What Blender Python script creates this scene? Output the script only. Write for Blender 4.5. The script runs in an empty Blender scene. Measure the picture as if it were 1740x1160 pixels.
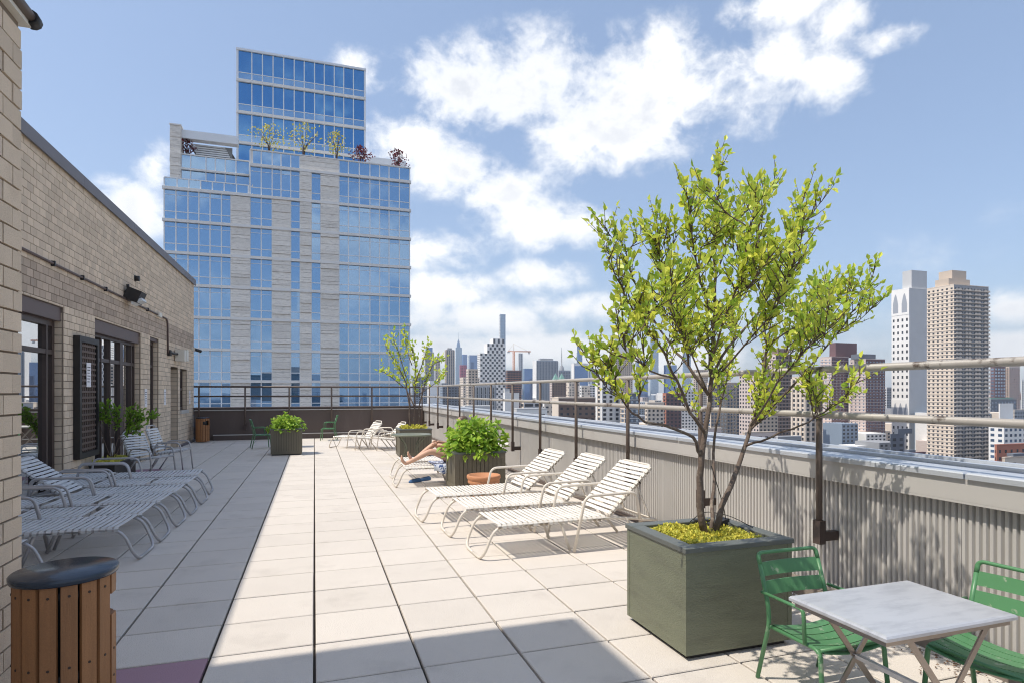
import bpy, math, random
from mathutils import Vector, Matrix
random.seed(7)
S = bpy.context.scene
COL = S.collection
R = math.radians
pi = math.pi

# ------------------------------------------------------------------ camera
H = 1.634; YAW = R(18.35); FPX = 1012.0; HOR = 664.3
cam_d = bpy.data.cameras.new('camera'); cam = bpy.data.objects.new('camera', cam_d); COL.objects.link(cam)
cam.location = (0, 0, H); cam.rotation_euler = (R(90), 0, -YAW)
cam_d.sensor_width = 36; cam_d.lens = 36 * FPX / 1740
cam_d.shift_y = (HOR - 580) / 1740
cam_d.clip_start = 0.05; cam_d.clip_end = 30000
S.camera = cam
S.render.resolution_x = 1024; S.render.resolution_y = 682

# ------------------------------------------------------------------ light, sky, exposure
SUN_EL = R(59.0)
sun_dir = Vector((0.595, 0.004, -1.0)).normalized()      # the way the light travels: from -X, high
sd = bpy.data.lights.new('sun', 'SUN'); sd.energy = 3.05; sd.angle = R(0.53); sd.color = (1.0, 0.93, 0.82)
so = bpy.data.objects.new('sun', sd); COL.objects.link(so)
so.rotation_euler = sun_dir.to_track_quat('-Z', 'Y').to_euler()
S.view_settings.view_transform = 'Standard'; S.view_settings.look = 'None'
S.view_settings.exposure = 0.58; S.view_settings.gamma = 1.0
S.view_settings.use_curve_mapping = False
S.render.engine = 'CYCLES'
S.cycles.max_bounces = 6; S.cycles.transparent_max_bounces = 16; S.cycles.volume_bounces = 0; S.cycles.filter_width = 1.1

W = bpy.data.worlds.new('World'); S.world = W; W.use_nodes = True
W.cycles.sampling_method = 'MANUAL'; W.cycles.sample_map_resolution = 512
nt = W.node_tree; nt.nodes.clear(); L = nt.links
def N(t, **k):
    n = nt.nodes.new(t)
    for a, v in k.items(): setattr(n, a, v)
    return n
def M(op, a, b=None, c=None, clamp=False):
    n = N('ShaderNodeMath', operation=op, use_clamp=clamp)
    for i, v in enumerate((a, b, c)):
        if v is None: continue
        if isinstance(v, (int, float)): n.inputs[i].default_value = v
        else: L.new(v, n.inputs[i])
    return n.outputs[0]
SKY_STR = 0.105
sky = N('ShaderNodeTexSky', sky_type='NISHITA', sun_disc=False, sun_elevation=SUN_EL,
        sun_rotation=R(-90), altitude=80, air_density=1.0, dust_density=1.4, ozone_density=1.6)
tc = N('ShaderNodeTexCoord')
sep = N('ShaderNodeSeparateXYZ'); L.new(tc.outputs['Generated'], sep.inputs[0])
az = M('MULTIPLY', M('ARCTAN2', sep.outputs[0], sep.outputs[1]), 57.29578)
el = M('MULTIPLY', M('ARCSINE', sep.outputs[2]), 57.29578)
comb = N('ShaderNodeCombineXYZ'); L.new(az, comb.inputs[0]); L.new(el, comb.inputs[1])
def noise(vec, scale, detail, rough, sy=1.0, off=(0, 0, 0), dist=0.0):
    mp = N('ShaderNodeMapping'); L.new(vec, mp.inputs[0])
    mp.inputs['Location'].default_value = off; mp.inputs['Scale'].default_value = (1, sy, 1)
    n = N('ShaderNodeTexNoise'); L.new(mp.outputs[0], n.inputs['Vector'])
    n.inputs['Scale'].default_value = scale; n.inputs['Detail'].default_value = detail
    n.inputs['Roughness'].default_value = rough; n.inputs['Distortion'].default_value = dist
    return n.outputs[0]
# cloud banks: azimuth, elevation, half-widths (degrees)
BLOBS = []
def bank(px, py, rx, ry):
    u = (px - 870) / FPX; v = (HOR - py) / FPX
    a = 18.35 + math.degrees(math.atan(u)); e = math.degrees(math.atan(v / math.hypot(1, u)))
    k = math.degrees(1 / FPX) / (1 + u * u)
    BLOBS.append((a, e, 1.32 * rx * k, 1.36 * ry * k * (1 + u * u) ** .5 / (1 + v * v / (1 + u * u))))
for b in [(790,150,150,85),(930,140,190,105),(1090,160,200,125),(1270,150,190,95),(1010,235,150,90),(1400,130,100,65),
          (690,240,100,62),(765,290,110,60),(860,330,100,52),(905,378,130,58),(975,385,80,45),
          (740,428,90,40),(920,472,85,34),(1330,5,130,52),(1430,40,70,75),(1505,68,80,36),
          (262,282,48,52),(225,350,85,55),(760,492,110,40),(820,540,170,34),(960,525,100,28),
          (880,592,260,28),(1130,610,200,22),(1720,520,80,34),(1710,590,110,30),(610,120,60,45),
          (-300,330,200,70),(2200,240,260,90),(2500,420,300,60)]:
    bank(*b)
acc = None
for a, e, ra, re in BLOBS:
    mp = N('ShaderNodeMapping'); L.new(comb.outputs[0], mp.inputs[0])
    mp.inputs['Location'].default_value = (-a / ra, -e / re, 0); mp.inputs['Scale'].default_value = (1 / ra, 1 / re, 0)
    g = N('ShaderNodeTexGradient', gradient_type='SPHERICAL'); L.new(mp.outputs[0], g.inputs[0])
    acc = g.outputs[1] if acc is None else M('SMOOTH_MAX', acc, g.outputs[1], 0.12)
# away from those banks: scattered fair-weather clouds all round the sky
seg = noise(comb.outputs[0], 0.055, 3, 0.5, 1.9, (11, 3, 0))
dist_front = M('ABSOLUTE', M('SUBTRACT', az, 18.35))
away = M('MULTIPLY', M('SUBTRACT', dist_front, 46), 0.05, clamp=True)
scat = M('MULTIPLY', M('MULTIPLY', M('SUBTRACT', seg, 0.44), 3.2, clamp=True), away)
acc = M('MAXIMUM', acc, scat)
n1 = noise(comb.outputs[0], 0.155, 7, 0.60, 1.25, (3, 7, 1), 0.25)
n2 = noise(comb.outputs[0], 0.50, 5, 0.62, 1.3, (5, 2, 4), 0.3)
nn = M('ADD', M('MULTIPLY', M('SUBTRACT', n1, 0.5), 3.0), M('MULTIPLY', M('SUBTRACT', n2, 0.5), 1.1))
accs = M('POWER', acc, 0.75)
dens = M('ADD', M('MULTIPLY', accs, 1.55), M('SUBTRACT', M('MULTIPLY', nn, M('ADD', 0.30, M('MULTIPLY', M('MULTIPLY', acc, 2.2, clamp=True), 0.70))), 0.53))
low = M('MULTIPLY', M('SUBTRACT', 17.0, el), 0.034, clamp=True)      # cloud closes up towards the horizon
dens = M('ADD', dens, low)
mask = N('ShaderNodeMapRange', interpolation_type='SMOOTHSTEP'); L.new(dens, mask.inputs[0])
mask.inputs[1].default_value = -0.08; mask.inputs[2].default_value = 1.08
n3 = noise(comb.outputs[0], 0.055, 3, 0.5, 1.9, (9.0, 4.3, 2), 0.4)
thick = N('ShaderNodeMapRange', interpolation_type='SMOOTHSTEP'); L.new(dens, thick.inputs[0])
thick.inputs[1].default_value = 0.40; thick.inputs[2].default_value = 1.35
body = N('ShaderNodeMapRange', interpolation_type='SMOOTHSTEP'); L.new(M('ADD', n3, M('MULTIPLY', M('SUBTRACT', n1, 0.5), 0.25)), body.inputs[0])
body.inputs[1].default_value = 0.36; body.inputs[2].default_value = 0.72
cl = N('ShaderNodeMixRGB'); L.new(M('MULTIPLY', thick.outputs[0], body.outputs[0]), cl.inputs[0])
CW = 0.94 / SKY_STR
cl.inputs[1].default_value = (CW, CW * .985, CW * .95, 1)
cl.inputs[2].default_value = (CW * .62, CW * .64, CW * .68, 1)
# thin summer haze lifts the clear blue a little
hz = N('ShaderNodeMixRGB'); hz.inputs[0].default_value = 0.24
L.new(sky.outputs[0], hz.inputs[1]); hz.inputs[2].default_value = (4.2, 5.6, 8.2, 1)
mx = N('ShaderNodeMixRGB'); L.new(M('MULTIPLY', mask.outputs[0], 0.96), mx.inputs[0]); L.new(hz.outputs[0], mx.inputs[1]); L.new(cl.outputs[0], mx.inputs[2])
bg = N('ShaderNodeBackground'); L.new(mx.outputs[0], bg.inputs[0]); bg.inputs[1].default_value = SKY_STR
wo = N('ShaderNodeOutputWorld'); L.new(bg.outputs[0], wo.inputs[0])

# ------------------------------------------------------------------ materials
MAT = {}
def mat(name, col, rough=0.6, var=0.0, scale=8.0, bump=0.0, metal=0.0, island=0.0, stain=None, spec=0.5, bscale=None, stretch=(1, 1, 1), detail=6, speck=0.0):
    """principled surface with noise mottling, per-piece tint, fine relief, optional stain colour"""
    m = bpy.data.materials.new(name); m.use_nodes = True; MAT[name] = m
    t = m.node_tree; n = t.nodes; l = t.links; b = n['Principled BSDF']
    b.inputs['Roughness'].default_value = rough; b.inputs['Metallic'].default_value = metal
    b.inputs['Specular IOR Level'].default_value = spec
    geo = n.new('ShaderNodeNewGeometry')
    tcn = n.new('ShaderNodeTexCoord'); mp = n.new('ShaderNodeMapping'); mp.inputs['Scale'].default_value = stretch
    l.new(geo.outputs['Position'], mp.inputs[0])
    vec = mp.outputs[0]
    rgb = n.new('ShaderNodeRGB'); rgb.outputs[0].default_value = (*col, 1)
    cur = rgb.outputs[0]
    def mth(op, a, bb):
        k = n.new('ShaderNodeMath'); k.operation = op
        for i, v in enumerate((a, bb)):
            if isinstance(v, (int, float)): k.inputs[i].default_value = v
            else: l.new(v, k.inputs[i])
        return k.outputs[0]
    def mulval(cur, v):
        h = n.new('ShaderNodeHueSaturation'); l.new(cur, h.inputs['Color']); l.new(v, h.inputs['Value']); return h.outputs[0]
    if var > 0:
        tx = n.new('ShaderNodeTexNoise'); tx.inputs['Scale'].default_value = scale; tx.inputs['Detail'].default_value = detail
        tx.inputs['Roughness'].default_value = 0.6; l.new(vec, tx.inputs['Vector'])
        cur = mulval(cur, mth('ADD', mth('MULTIPLY', mth('SUBTRACT', tx.outputs[0], 0.5), var * 2), 1.0))
    if speck > 0:
        tx = n.new('ShaderNodeTexNoise'); tx.inputs['Scale'].default_value = 170; tx.inputs['Detail'].default_value = 3
        tx.inputs['Roughness'].default_value = 0.8; l.new(geo.outputs['Position'], tx.inputs['Vector'])
        cur = mulval(cur, mth('ADD', mth('MULTIPLY', mth('SUBTRACT', tx.outputs[0], 0.5), speck * 2), 1.0))
    if island > 0:
        oi = n.new('ShaderNodeObjectInfo')
        rnd = mth('FRACT', mth('ADD', geo.outputs['Random Per Island'], oi.outputs['Random']), 0)
        cur = mulval(cur, mth('ADD', mth('MULTIPLY', mth('SUBTRACT', rnd, 0.5), island * 2), 1.0))
    if stain:
        sc, ssc, lo, hi, amt = stain
        tx = n.new('ShaderNodeTexNoise'); tx.inputs['Scale'].default_value = ssc; tx.inputs['Detail'].default_value = 7
        tx.inputs['Roughness'].default_value = 0.65; l.new(vec, tx.inputs['Vector'])
        mr = n.new('ShaderNodeMapRange'); l.new(tx.outputs[0], mr.inputs[0]); mr.inputs[1].default_value = lo; mr.inputs[2].default_value = hi
        mr.inputs[4].default_value = amt
        mxn = n.new('ShaderNodeMixRGB'); l.new(mr.outputs[0], mxn.inputs[0]); l.new(cur, mxn.inputs[1]); mxn.inputs[2].default_value = (*sc, 1)
        cur = mxn.outputs[0]
    l.new(cur, b.inputs['Base Color'])
    if bump > 0:
        tx = n.new('ShaderNodeTexNoise'); tx.inputs['Scale'].default_value = bscale or scale * 6; tx.inputs['Detail'].default_value = 5
        l.new(vec, tx.inputs['Vector'])
        bp = n.new('ShaderNodeBump'); bp.inputs['Strength'].default_value = bump; bp.inputs['Distance'].default_value = 0.01
        l.new(tx.outputs[0], bp.inputs['Height']); l.new(bp.outputs[0], b.inputs['Normal'])
    return m
def leafmat(name, c1, c2, trans=0.45):
    m = bpy.data.materials.new(name); m.use_nodes = True; MAT[name] = m
    t = m.node_tree; n = t.nodes; l = t.links; n.clear()
    out = n.new('ShaderNodeOutputMaterial'); geo = n.new('ShaderNodeNewGeometry'); oi = n.new('ShaderNodeObjectInfo')
    ad = n.new('ShaderNodeMath'); ad.operation = 'ADD'; l.new(geo.outputs['Random Per Island'], ad.inputs[0]); l.new(oi.outputs['Random'], ad.inputs[1])
    fr = n.new('ShaderNodeMath'); fr.operation = 'FRACT'; l.new(ad.outputs[0], fr.inputs[0])
    mxn = n.new('ShaderNodeMixRGB'); l.new(fr.outputs[0], mxn.inputs[0]); mxn.inputs[1].default_value = (*c1, 1); mxn.inputs[2].default_value = (*c2, 1)
    d = n.new('ShaderNodeBsdfPrincipled'); l.new(mxn.outputs[0], d.inputs['Base Color']); d.inputs['Roughness'].default_value = 0.45
    tr = n.new('ShaderNodeBsdfTranslucent'); g = n.new('ShaderNodeGamma'); l.new(mxn.outputs[0], g.inputs[0]); g.inputs[1].default_value = 0.8
    l.new(g.outputs[0], tr.inputs[0])
    ms = n.new('ShaderNodeMixShader'); ms.inputs[0].default_value = trans; l.new(d.outputs[0], ms.inputs[1]); l.new(tr.outputs[0], ms.inputs[2])
    l.new(ms.outputs[0], out.inputs[0]); return m
def glassmat(name, refl, body, fac, rough=0.01, wav=0.0, transparent=False, wscale=0.6):
    """coated glazing: mirror-like reflection over a dark body (or over clear glass)"""
    m = bpy.data.materials.new(name); m.use_nodes = True; MAT[name] = m
    t = m.node_tree; n = t.nodes; l = t.links; n.clear()
    out = n.new('ShaderNodeOutputMaterial'); gl = n.new('ShaderNodeBsdfGlossy'); gl.inputs[0].default_value = (*refl, 1); gl.inputs['Roughness'].default_value = rough
    if transparent: bd = n.new('ShaderNodeBsdfTransparent')
    else: bd = n.new('ShaderNodeBsdfDiffuse')
    bd.inputs[0].default_value = (*body, 1)
    ms = n.new('ShaderNodeMixShader'); lw = n.new('ShaderNodeLayerWeight'); lw.inputs[0].default_value = 0.35
    mr = n.new('ShaderNodeMapRange'); l.new(lw.outputs['Fresnel'], mr.inputs[0]); mr.inputs[3].default_value = fac; mr.inputs[4].default_value = 1.0
    l.new(mr.outputs[0], ms.inputs[0]); l.new(bd.outputs[0], ms.inputs[1]); l.new(gl.outputs[0], ms.inputs[2]); l.new(ms.outputs[0], out.inputs[0])
    if wav > 0:
        geo = n.new('ShaderNodeNewGeometry'); tx = n.new('ShaderNodeTexNoise'); tx.inputs['Scale'].default_value = wscale; tx.inputs['Detail'].default_value = 1
        l.new(geo.outputs['Position'], tx.inputs['Vector']); bp = n.new('ShaderNodeBump'); bp.inputs['Strength'].default_value = wav; bp.inputs['Distance'].default_value = 0.05
        l.new(tx.outputs[0], bp.inputs['Height']); l.new(bp.outputs[0], gl.inputs['Normal'])
    return m

mat('paver', (0.62, 0.565, 0.505), 0.9, 0.07, 2.2, 0.5, island=0.04, bscale=150, speck=0.42, stain=((0.36, 0.32, 0.28), 1.6, 0.56, 0.78, 0.5))
mat('paver_purple', (0.36, 0.22, 0.265), 0.85, 0.08, 3, 0.25, bscale=120, speck=0.45)
mat('joint', (0.05, 0.04, 0.032), 0.95, 0.3, 6)
mat('brick', (0.68, 0.55, 0.415), 0.9, 0.10, 3.0, 0.5, island=0.12, bscale=90, speck=0.22, stain=((0.30, 0.215, 0.17), 0.9, 0.56, 0.78, 0.55))
mat('brick_pier', (0.66, 0.535, 0.405), 0.9, 0.10, 3.0, 0.6, island=0.09, bscale=110, speck=0.30, stain=((0.40, 0.29, 0.21), 2.5, 0.55, 0.8, 0.4))
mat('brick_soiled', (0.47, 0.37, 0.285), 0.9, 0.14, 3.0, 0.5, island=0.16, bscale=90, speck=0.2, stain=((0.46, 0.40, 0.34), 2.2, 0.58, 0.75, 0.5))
mat('mortar', (0.22, 0.175, 0.135), 0.95, 0.1, 10)
mat('coping_metal', (0.16, 0.15, 0.165), 0.5, 0.1, 3, metal=0.3)
mat('brown_frame', (0.060, 0.040, 0.034), 0.45, 0.1, 5)
mat('lintel_brown', (0.115, 0.078, 0.07), 0.5, 0.12, 3, stretch=(1, 1, 4))
mat('black_metal', (0.022, 0.020, 0.020), 0.5, 0.1, 5)
mat('dark_wood', (0.125, 0.09, 0.075), 0.7, 0.2, 6)
mat('paper', (0.78, 0.76, 0.78), 0.8)
mat('ink', (0.12, 0.12, 0.14), 0.8)
mat('lamp_glass', (0.75, 0.78, 0.80), 0.15)
mat('white_box', (0.70, 0.66, 0.58), 0.5)
mat('dark_room', (0.055, 0.055, 0.06), 0.9, 0.2, 1)
mat('room_floor', (0.16, 0.15, 0.15), 0.5, 0.1, 2)
mat('yellow_plastic', (0.62, 0.50, 0.02), 0.4, 0.05, 4)
mat('pink_plastic', (0.55, 0.04, 0.16), 0.3, 0.05, 4)
mat('brown_parapet', (0.105, 0.078, 0.068), 0.55, 0.12, 2.0, 0.15, stain=((0.15, 0.12, 0.105), 3.0, 0.55, 0.8, 0.6), stretch=(1, 1, 0.25))
mat('grey_panel', (0.53, 0.51, 0.485), 0.42, 0.09, 1.6, 0.0, metal=0.1, stain=((0.24, 0.18, 0.14), 2.2, 0.60, 0.85, 0.5), stretch=(1, 1, 0.2))
mat('grey_fascia', (0.52, 0.50, 0.475), 0.5, 0.08, 1.4, 0.05, metal=0.15, stain=((0.30, 0.25, 0.21), 2.0, 0.58, 0.85, 0.4))
mat('parapet_cap', (0.52, 0.55, 0.595), 0.48, 0.10, 1.2, 0.05, metal=0.35, stretch=(2, 0.5, 1))
mat('rail_paint', (0.39, 0.36, 0.325), 0.45, 0.1, 5, stain=((0.07, 0.045, 0.035), 4.0, 0.57, 0.63, 0.9), bump=0.1)
mat('post_brown', (0.115, 0.085, 0.07), 0.55, 0.15, 6, stain=((0.24, 0.19, 0.15), 9.0, 0.55, 0.75, 0.6))
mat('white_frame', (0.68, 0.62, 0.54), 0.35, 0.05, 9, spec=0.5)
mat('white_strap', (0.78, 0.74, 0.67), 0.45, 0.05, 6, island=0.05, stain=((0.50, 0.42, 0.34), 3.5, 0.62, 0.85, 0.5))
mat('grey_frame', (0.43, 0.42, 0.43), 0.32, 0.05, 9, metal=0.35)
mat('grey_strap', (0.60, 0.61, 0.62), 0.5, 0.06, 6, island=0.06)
mat('cedar', (0.34, 0.155, 0.062), 0.6, 0.25, 14, 0.2, stretch=(3, 3, 0.25), island=0.12, speck=0.3)
mat('screw', (0.05, 0.03, 0.02), 0.6)
mat('bin_lid', (0.022, 0.035, 0.055), 0.22, 0.25, 5, 0.1, stain=((0.17, 0.055, 0.03), 2.2, 0.58, 0.63, 0.9), spec=0.6)
mat('planter_green', (0.165, 0.178, 0.118), 0.30, 0.16, 3.0, 0.6, stretch=(1, 1, 5), bscale=45, stain=((0.10, 0.10, 0.07), 2.6, 0.48, 0.72, 0.7))
mat('planter_dark', (0.135, 0.12, 0.085), 0.5, 0.12, 4, 0.15, stretch=(4, 4, 1), island=0.06)
mat('planter_rim', (0.115, 0.125, 0.115), 0.45, 0.15, 6, 0.2)
mat('soil', (0.045, 0.032, 0.022), 0.95, 0.3, 20, 0.5)
mat('terracotta', (0.52, 0.235, 0.115), 0.7, 0.10, 5, 0.15, stain=((0.66, 0.47, 0.35), 5.0, 0.55, 0.8, 0.6))
mat('green_paint', (0.082, 0.225, 0.10), 0.38, 0.10, 5, 0.05, stain=((0.30, 0.36, 0.26), 16.0, 0.61, 0.66, 0.75))
mat('table_grey', (0.56, 0.57, 0.595), 0.32, 0.10, 2.2, 0.05, metal=0.35, stain=((0.34, 0.35, 0.38), 4.5, 0.46, 0.74, 0.7), stretch=(1, 3, 1))
mat('steel_strip', (0.36, 0.31, 0.27), 0.35, 0.1, 6, metal=0.7)
mat('kerb_wood', (0.22, 0.185, 0.155), 0.8, 0.25, 5, 0.3, stretch=(6, 0.6, 6))
mat('bark', (0.13, 0.095, 0.075), 0.85, 0.35, 12, 0.6, bscale=60, stain=((0.30, 0.25, 0.20), 14, 0.54, 0.66, 0.8))
mat('twig', (0.10, 0.062, 0.05), 0.8, 0.2, 10)
leafmat('leaf_spring', (0.80, 0.80, 0.10), (0.32, 0.50, 0.05), 0.42)
leafmat('leaf_hydrangea', (0.48, 0.62, 0.08), (0.18, 0.38, 0.03), 0.35)
leafmat('leaf_maple', (0.22, 0.38, 0.03), (0.11, 0.23, 0.02), 0.4)
leafmat('leaf_yellow', (0.62, 0.54, 0.12), (0.45, 0.45, 0.10), 0.4)
leafmat('leaf_red', (0.16, 0.02, 0.03), (0.09, 0.012, 0.02), 0.3)
leafmat('sedum', (0.80, 0.70, 0.12), (0.48, 0.50, 0.08), 0.2)
leafmat('city_leaf', (0.12, 0.17, 0.05), (0.06, 0.10, 0.03), 0.2)
mat('skin', (0.60, 0.36, 0.25), 0.5, 0.05, 8, spec=0.4)
mat('hair', (0.10, 0.06, 0.04), 0.5)
mat('navy_cloth', (0.025, 0.03, 0.055), 0.85)
mat('print_cloth', (0.62, 0.66, 0.76), 0.85, 0.0, 8, stain=((0.03, 0.07, 0.22), 22, 0.50, 0.54, 1.0))
mat('blue_shoe', (0.04, 0.13, 0.30), 0.6, 0.2, 20)
mat('blue_trim', (0.05, 0.22, 0.50), 0.6)
mat('city_ground', (0.13, 0.125, 0.12), 0.9, 0.2, 0.02)
mat('cable', (0.02, 0.02, 0.02), 0.6)
# ------------------------------------------------------------------ helpers
_c, _s = math.cos(YAW), math.sin(YAW)
def ray(px, py):
    r = (px - 870) / FPX
    return (r * _c + _s, _c - r * _s, -(py - HOR) / FPX)
def on_y(px, py, Y):
    d = ray(px, py); t = Y / d[1]; return Vector((d[0] * t, Y, H + d[2] * t))
def on_x(px, py, X):
    d = ray(px, py); t = X / d[0]; return Vector((X, d[1] * t, H + d[2] * t))
def at(px, py, depth):
    d = ray(px, py); return Vector((d[0] * depth, d[1] * depth, H + d[2] * depth))

def fillet(pts, rad, n=5):
    pts = [Vector(p) for p in pts]; out = [pts[0]]
    for i in range(1, len(pts) - 1):
        a, b, c = pts[i - 1], pts[i], pts[i + 1]
        d1 = a - b; d2 = c - b; r = min(rad, d1.length * .48, d2.length * .48)
        p = b + d1.normalized() * r; q = b + d2.normalized() * r
        for k in range(n + 1):
            t = k / n; out.append(p * (1 - t) ** 2 + b * (2 * t * (1 - t)) + q * t * t)
    out.append(pts[-1]); return out

class MB:
    def __init__(s): s.v = []; s.f = []; s.sm = []
    def quad(s, a, b, c, d):
        i = len(s.v); s.v += [tuple(a), tuple(b), tuple(c), tuple(d)]; s.f.append((i, i + 1, i + 2, i + 3)); s.sm.append(False); return s
    def face(s, pts):
        i = len(s.v); s.v += [tuple(p) for p in pts]; s.f.append(tuple(range(i, i + len(pts)))); s.sm.append(False); return s
    def box(s, x0, x1, y0, y1, z0, z1):
        i = len(s.v)
        s.v += [(x0, y0, z0), (x1, y0, z0), (x1, y1, z0), (x0, y1, z0), (x0, y0, z1), (x1, y0, z1), (x1, y1, z1), (x0, y1, z1)]
        for q in ((0, 3, 2, 1), (4, 5, 6, 7), (0, 1, 5, 4), (1, 2, 6, 5), (2, 3, 7, 6), (3, 0, 4, 7)):
            s.f.append(tuple(i + k for k in q)); s.sm.append(False)
        return s
    def bbox(s, x0, x1, y0, y1, z0, z1, b=0.004):
        """box with chamfered top edges"""
        i = len(s.v)
        s.v += [(x0, y0, z0), (x1, y0, z0), (x1, y1, z0), (x0, y1, z0), (x0, y0, z1 - b), (x1, y0, z1 - b), (x1, y1, z1 - b), (x0, y1, z1 - b),
                (x0 + b, y0 + b, z1), (x1 - b, y0 + b, z1), (x1 - b, y1 - b, z1), (x0 + b, y1 - b, z1)]
        for q in ((0, 3, 2, 1), (8, 9, 10, 11), (0, 1, 5, 4), (1, 2, 6, 5), (2, 3, 7, 6), (3, 0, 4, 7), (4, 5, 9, 8), (5, 6, 10, 9), (6, 7, 11, 10), (7, 4, 8, 11)):
            s.f.append(tuple(i + k for k in q)); s.sm.append(False)
        return s
    def obox(s, c, u, v, w):
        """box from centre and three half-vectors"""
        c = Vector(c); u = Vector(u); v = Vector(v); w = Vector(w); i = len(s.v)
        for sz in (-1, 1):
            for a, b in ((-1, -1), (1, -1), (1, 1), (-1, 1)):
                s.v.append(tuple(c + u * a + v * b + w * sz))
        for q in ((0, 3, 2, 1), (4, 5, 6, 7), (0, 1, 5, 4), (1, 2, 6, 5), (2, 3, 7, 6), (3, 0, 4, 7)):
            s.f.append(tuple(i + k for k in q)); s.sm.append(False)
        return s
    def bar(s, a, b, w, h, up=(0, 0, 1)):
        a = Vector(a); b = Vector(b); d = (b - a); up = Vector(up)
        side = d.cross(up).normalized(); u2 = side.cross(d).normalized()
        return s.obox((a + b) / 2, d / 2, side * w / 2, u2 * h / 2)
    def tube(s, pts, r, n=8, caps=True):
        pts = [Vector(p) for p in pts]; m = len(pts)
        rs = r if isinstance(r, (list, tuple)) else [r] * m
        i0 = len(s.v); prev = None
        for k in range(m):
            t = (pts[min(k + 1, m - 1)] - pts[max(k - 1, 0)]).normalized()
            if prev is None:
                a = Vector((0, 0, 1)) if abs(t.z) < .9 else Vector((1, 0, 0)); e1 = t.cross(a).normalized()
            else:
                e1 = (prev - t * prev.dot(t)).normalized()
            prev = e1; e2 = t.cross(e1)
            for j in range(n):
                an = 2 * pi * j / n; s.v.append(tuple(pts[k] + (e1 * math.cos(an) + e2 * math.sin(an)) * rs[k]))
        for k in range(m - 1):
            for j in range(n):
                a = i0 + k * n + j; b = i0 + k * n + (j + 1) % n
                s.f.append((a, b, b + n, a + n)); s.sm.append(True)
        if caps:
            s.f.append(tuple(i0 + j for j in range(n))[::-1]); s.sm.append(False)
            s.f.append(tuple(i0 + (m - 1) * n + j for j in range(n))); s.sm.append(False)
        return s
    def lathe(s, prof, n=24, c=(0, 0, 0), smooth=True, a0=0.0):
        i0 = len(s.v)
        for (r, z) in prof:
            for j in range(n):
                an = a0 + 2 * pi * j / n; s.v.append((c[0] + r * math.cos(an), c[1] + r * math.sin(an), c[2] + z))
        for k in range(len(prof) - 1):
            for j in range(n):
                a = i0 + k * n + j; b = i0 + k * n + (j + 1) % n
                s.f.append((a, b, b + n, a + n)); s.sm.append(smooth)
        return s
    def build(s, name, m, parent=None, mesh_only=False):
        me = bpy.data.meshes.new(name); me.from_pydata(s.v, [], s.f)
        me.polygons.foreach_set('use_smooth', s.sm); me.update()
        if m: me.materials.append(MAT[m] if isinstance(m, str) else m)
        if mesh_only: return me
        return link(name, me, parent)
def link(name, me, parent=None, loc=None, rot=None):
    o = bpy.data.objects.new(name, me); COL.objects.link(o)
    if parent: o.parent = parent
    if loc is not None: o.location = loc
    if rot is not None: o.rotation_euler = rot
    return o
def tag(o, label=None, cat=None, group=None, kind=None):
    if label: o['label'] = label
    if cat: o['category'] = cat
    if group: o['group'] = group
    if kind: o['kind'] = kind
    return o
def thing(name, label, cat, loc=(0, 0, 0), rz=0, group=None):
    o = bpy.data.objects.new(name, None); o.empty_display_size = 0.1; COL.objects.link(o)
    o.location = loc; o.rotation_euler = (0, 0, rz); return tag(o, label, cat, group)
KIDS = {}
def copy_tree(o, parent=None):
    c = o.copy(); COL.objects.link(c); c.parent = parent
    for ch in o.children: copy_tree(ch, c)
    return c
def struct(o): o['kind'] = 'structure'; return o

# ------------------------------------------------------------------ terrace floor and pavers
XW, XP, YB = -3.8, 3.85, 22.0
m = MB(); m.box(-5.2, 4.6, -4, 22.6, -0.35, -0.028); slab = struct(m.build('terrace_floor', 'joint'))
PX, PY, PY0 = 0.61, 0.61 * 0.885, 3.52
cells = []
J = 0.008
for i in range(-7, 7):
    for j in range(-9, 36):
        x0 = i * PX; y0 = PY0 + j * PY
        if x0 < -3.85 - PX or x0 > XP or y0 > YB: continue
        cells.append((x0, y0, i, j))
def seen(c):
    x, y = c[0] + .3, c[1] + .27; d = x * _s + y * _c
    if d < 1.2: return 1e9
    px = 870 + FPX * (x * _c - y * _s) / d; py = HOR + FPX * H / d
    if px < -150 or px > 1900 or py > 1350: return 5e8 + d
    return d
cells.sort(key=seen)
half_x, half_y = PX / 2, PY / 2
def paver_mesh(name, mt):
    b = MB(); b.bbox(-half_x + J, half_x - J, -half_y + J, half_y - J, -0.026, 0, 0.005); return b.build(name, mt, mesh_only=True)
pm = paver_mesh('paver', 'paver'); pmp = paver_mesh('paver_purple', 'paver_purple')
far = MB(); rp = random.Random(3)
PURPLE = {(-2, 0), (-6, 17), (-5, 18), (-6, 18), (-6, 19)}
for k, (x0, y0, i, j) in enumerate(cells):
    cx, cy = x0 + half_x, y0 + half_y
    dz = rp.uniform(-.0012, .0012)
    if k < 294 or (i, j) in PURPLE:
        o = link('paver', pmp if (i, j) in PURPLE else pm, slab, (cx + rp.uniform(-.001, .001), cy + rp.uniform(-.001, .001), dz), (rp.uniform(-.001, .001), rp.uniform(-.001, .001), rp.uniform(-.002, .002)))
    else:
        far.bbox(x0 + J, x0 + PX - J, y0 + J, y0 + PY - J, -0.026, dz, 0.005)
tag(far.build('pavers', 'paver', slab), kind='stuff')

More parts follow.
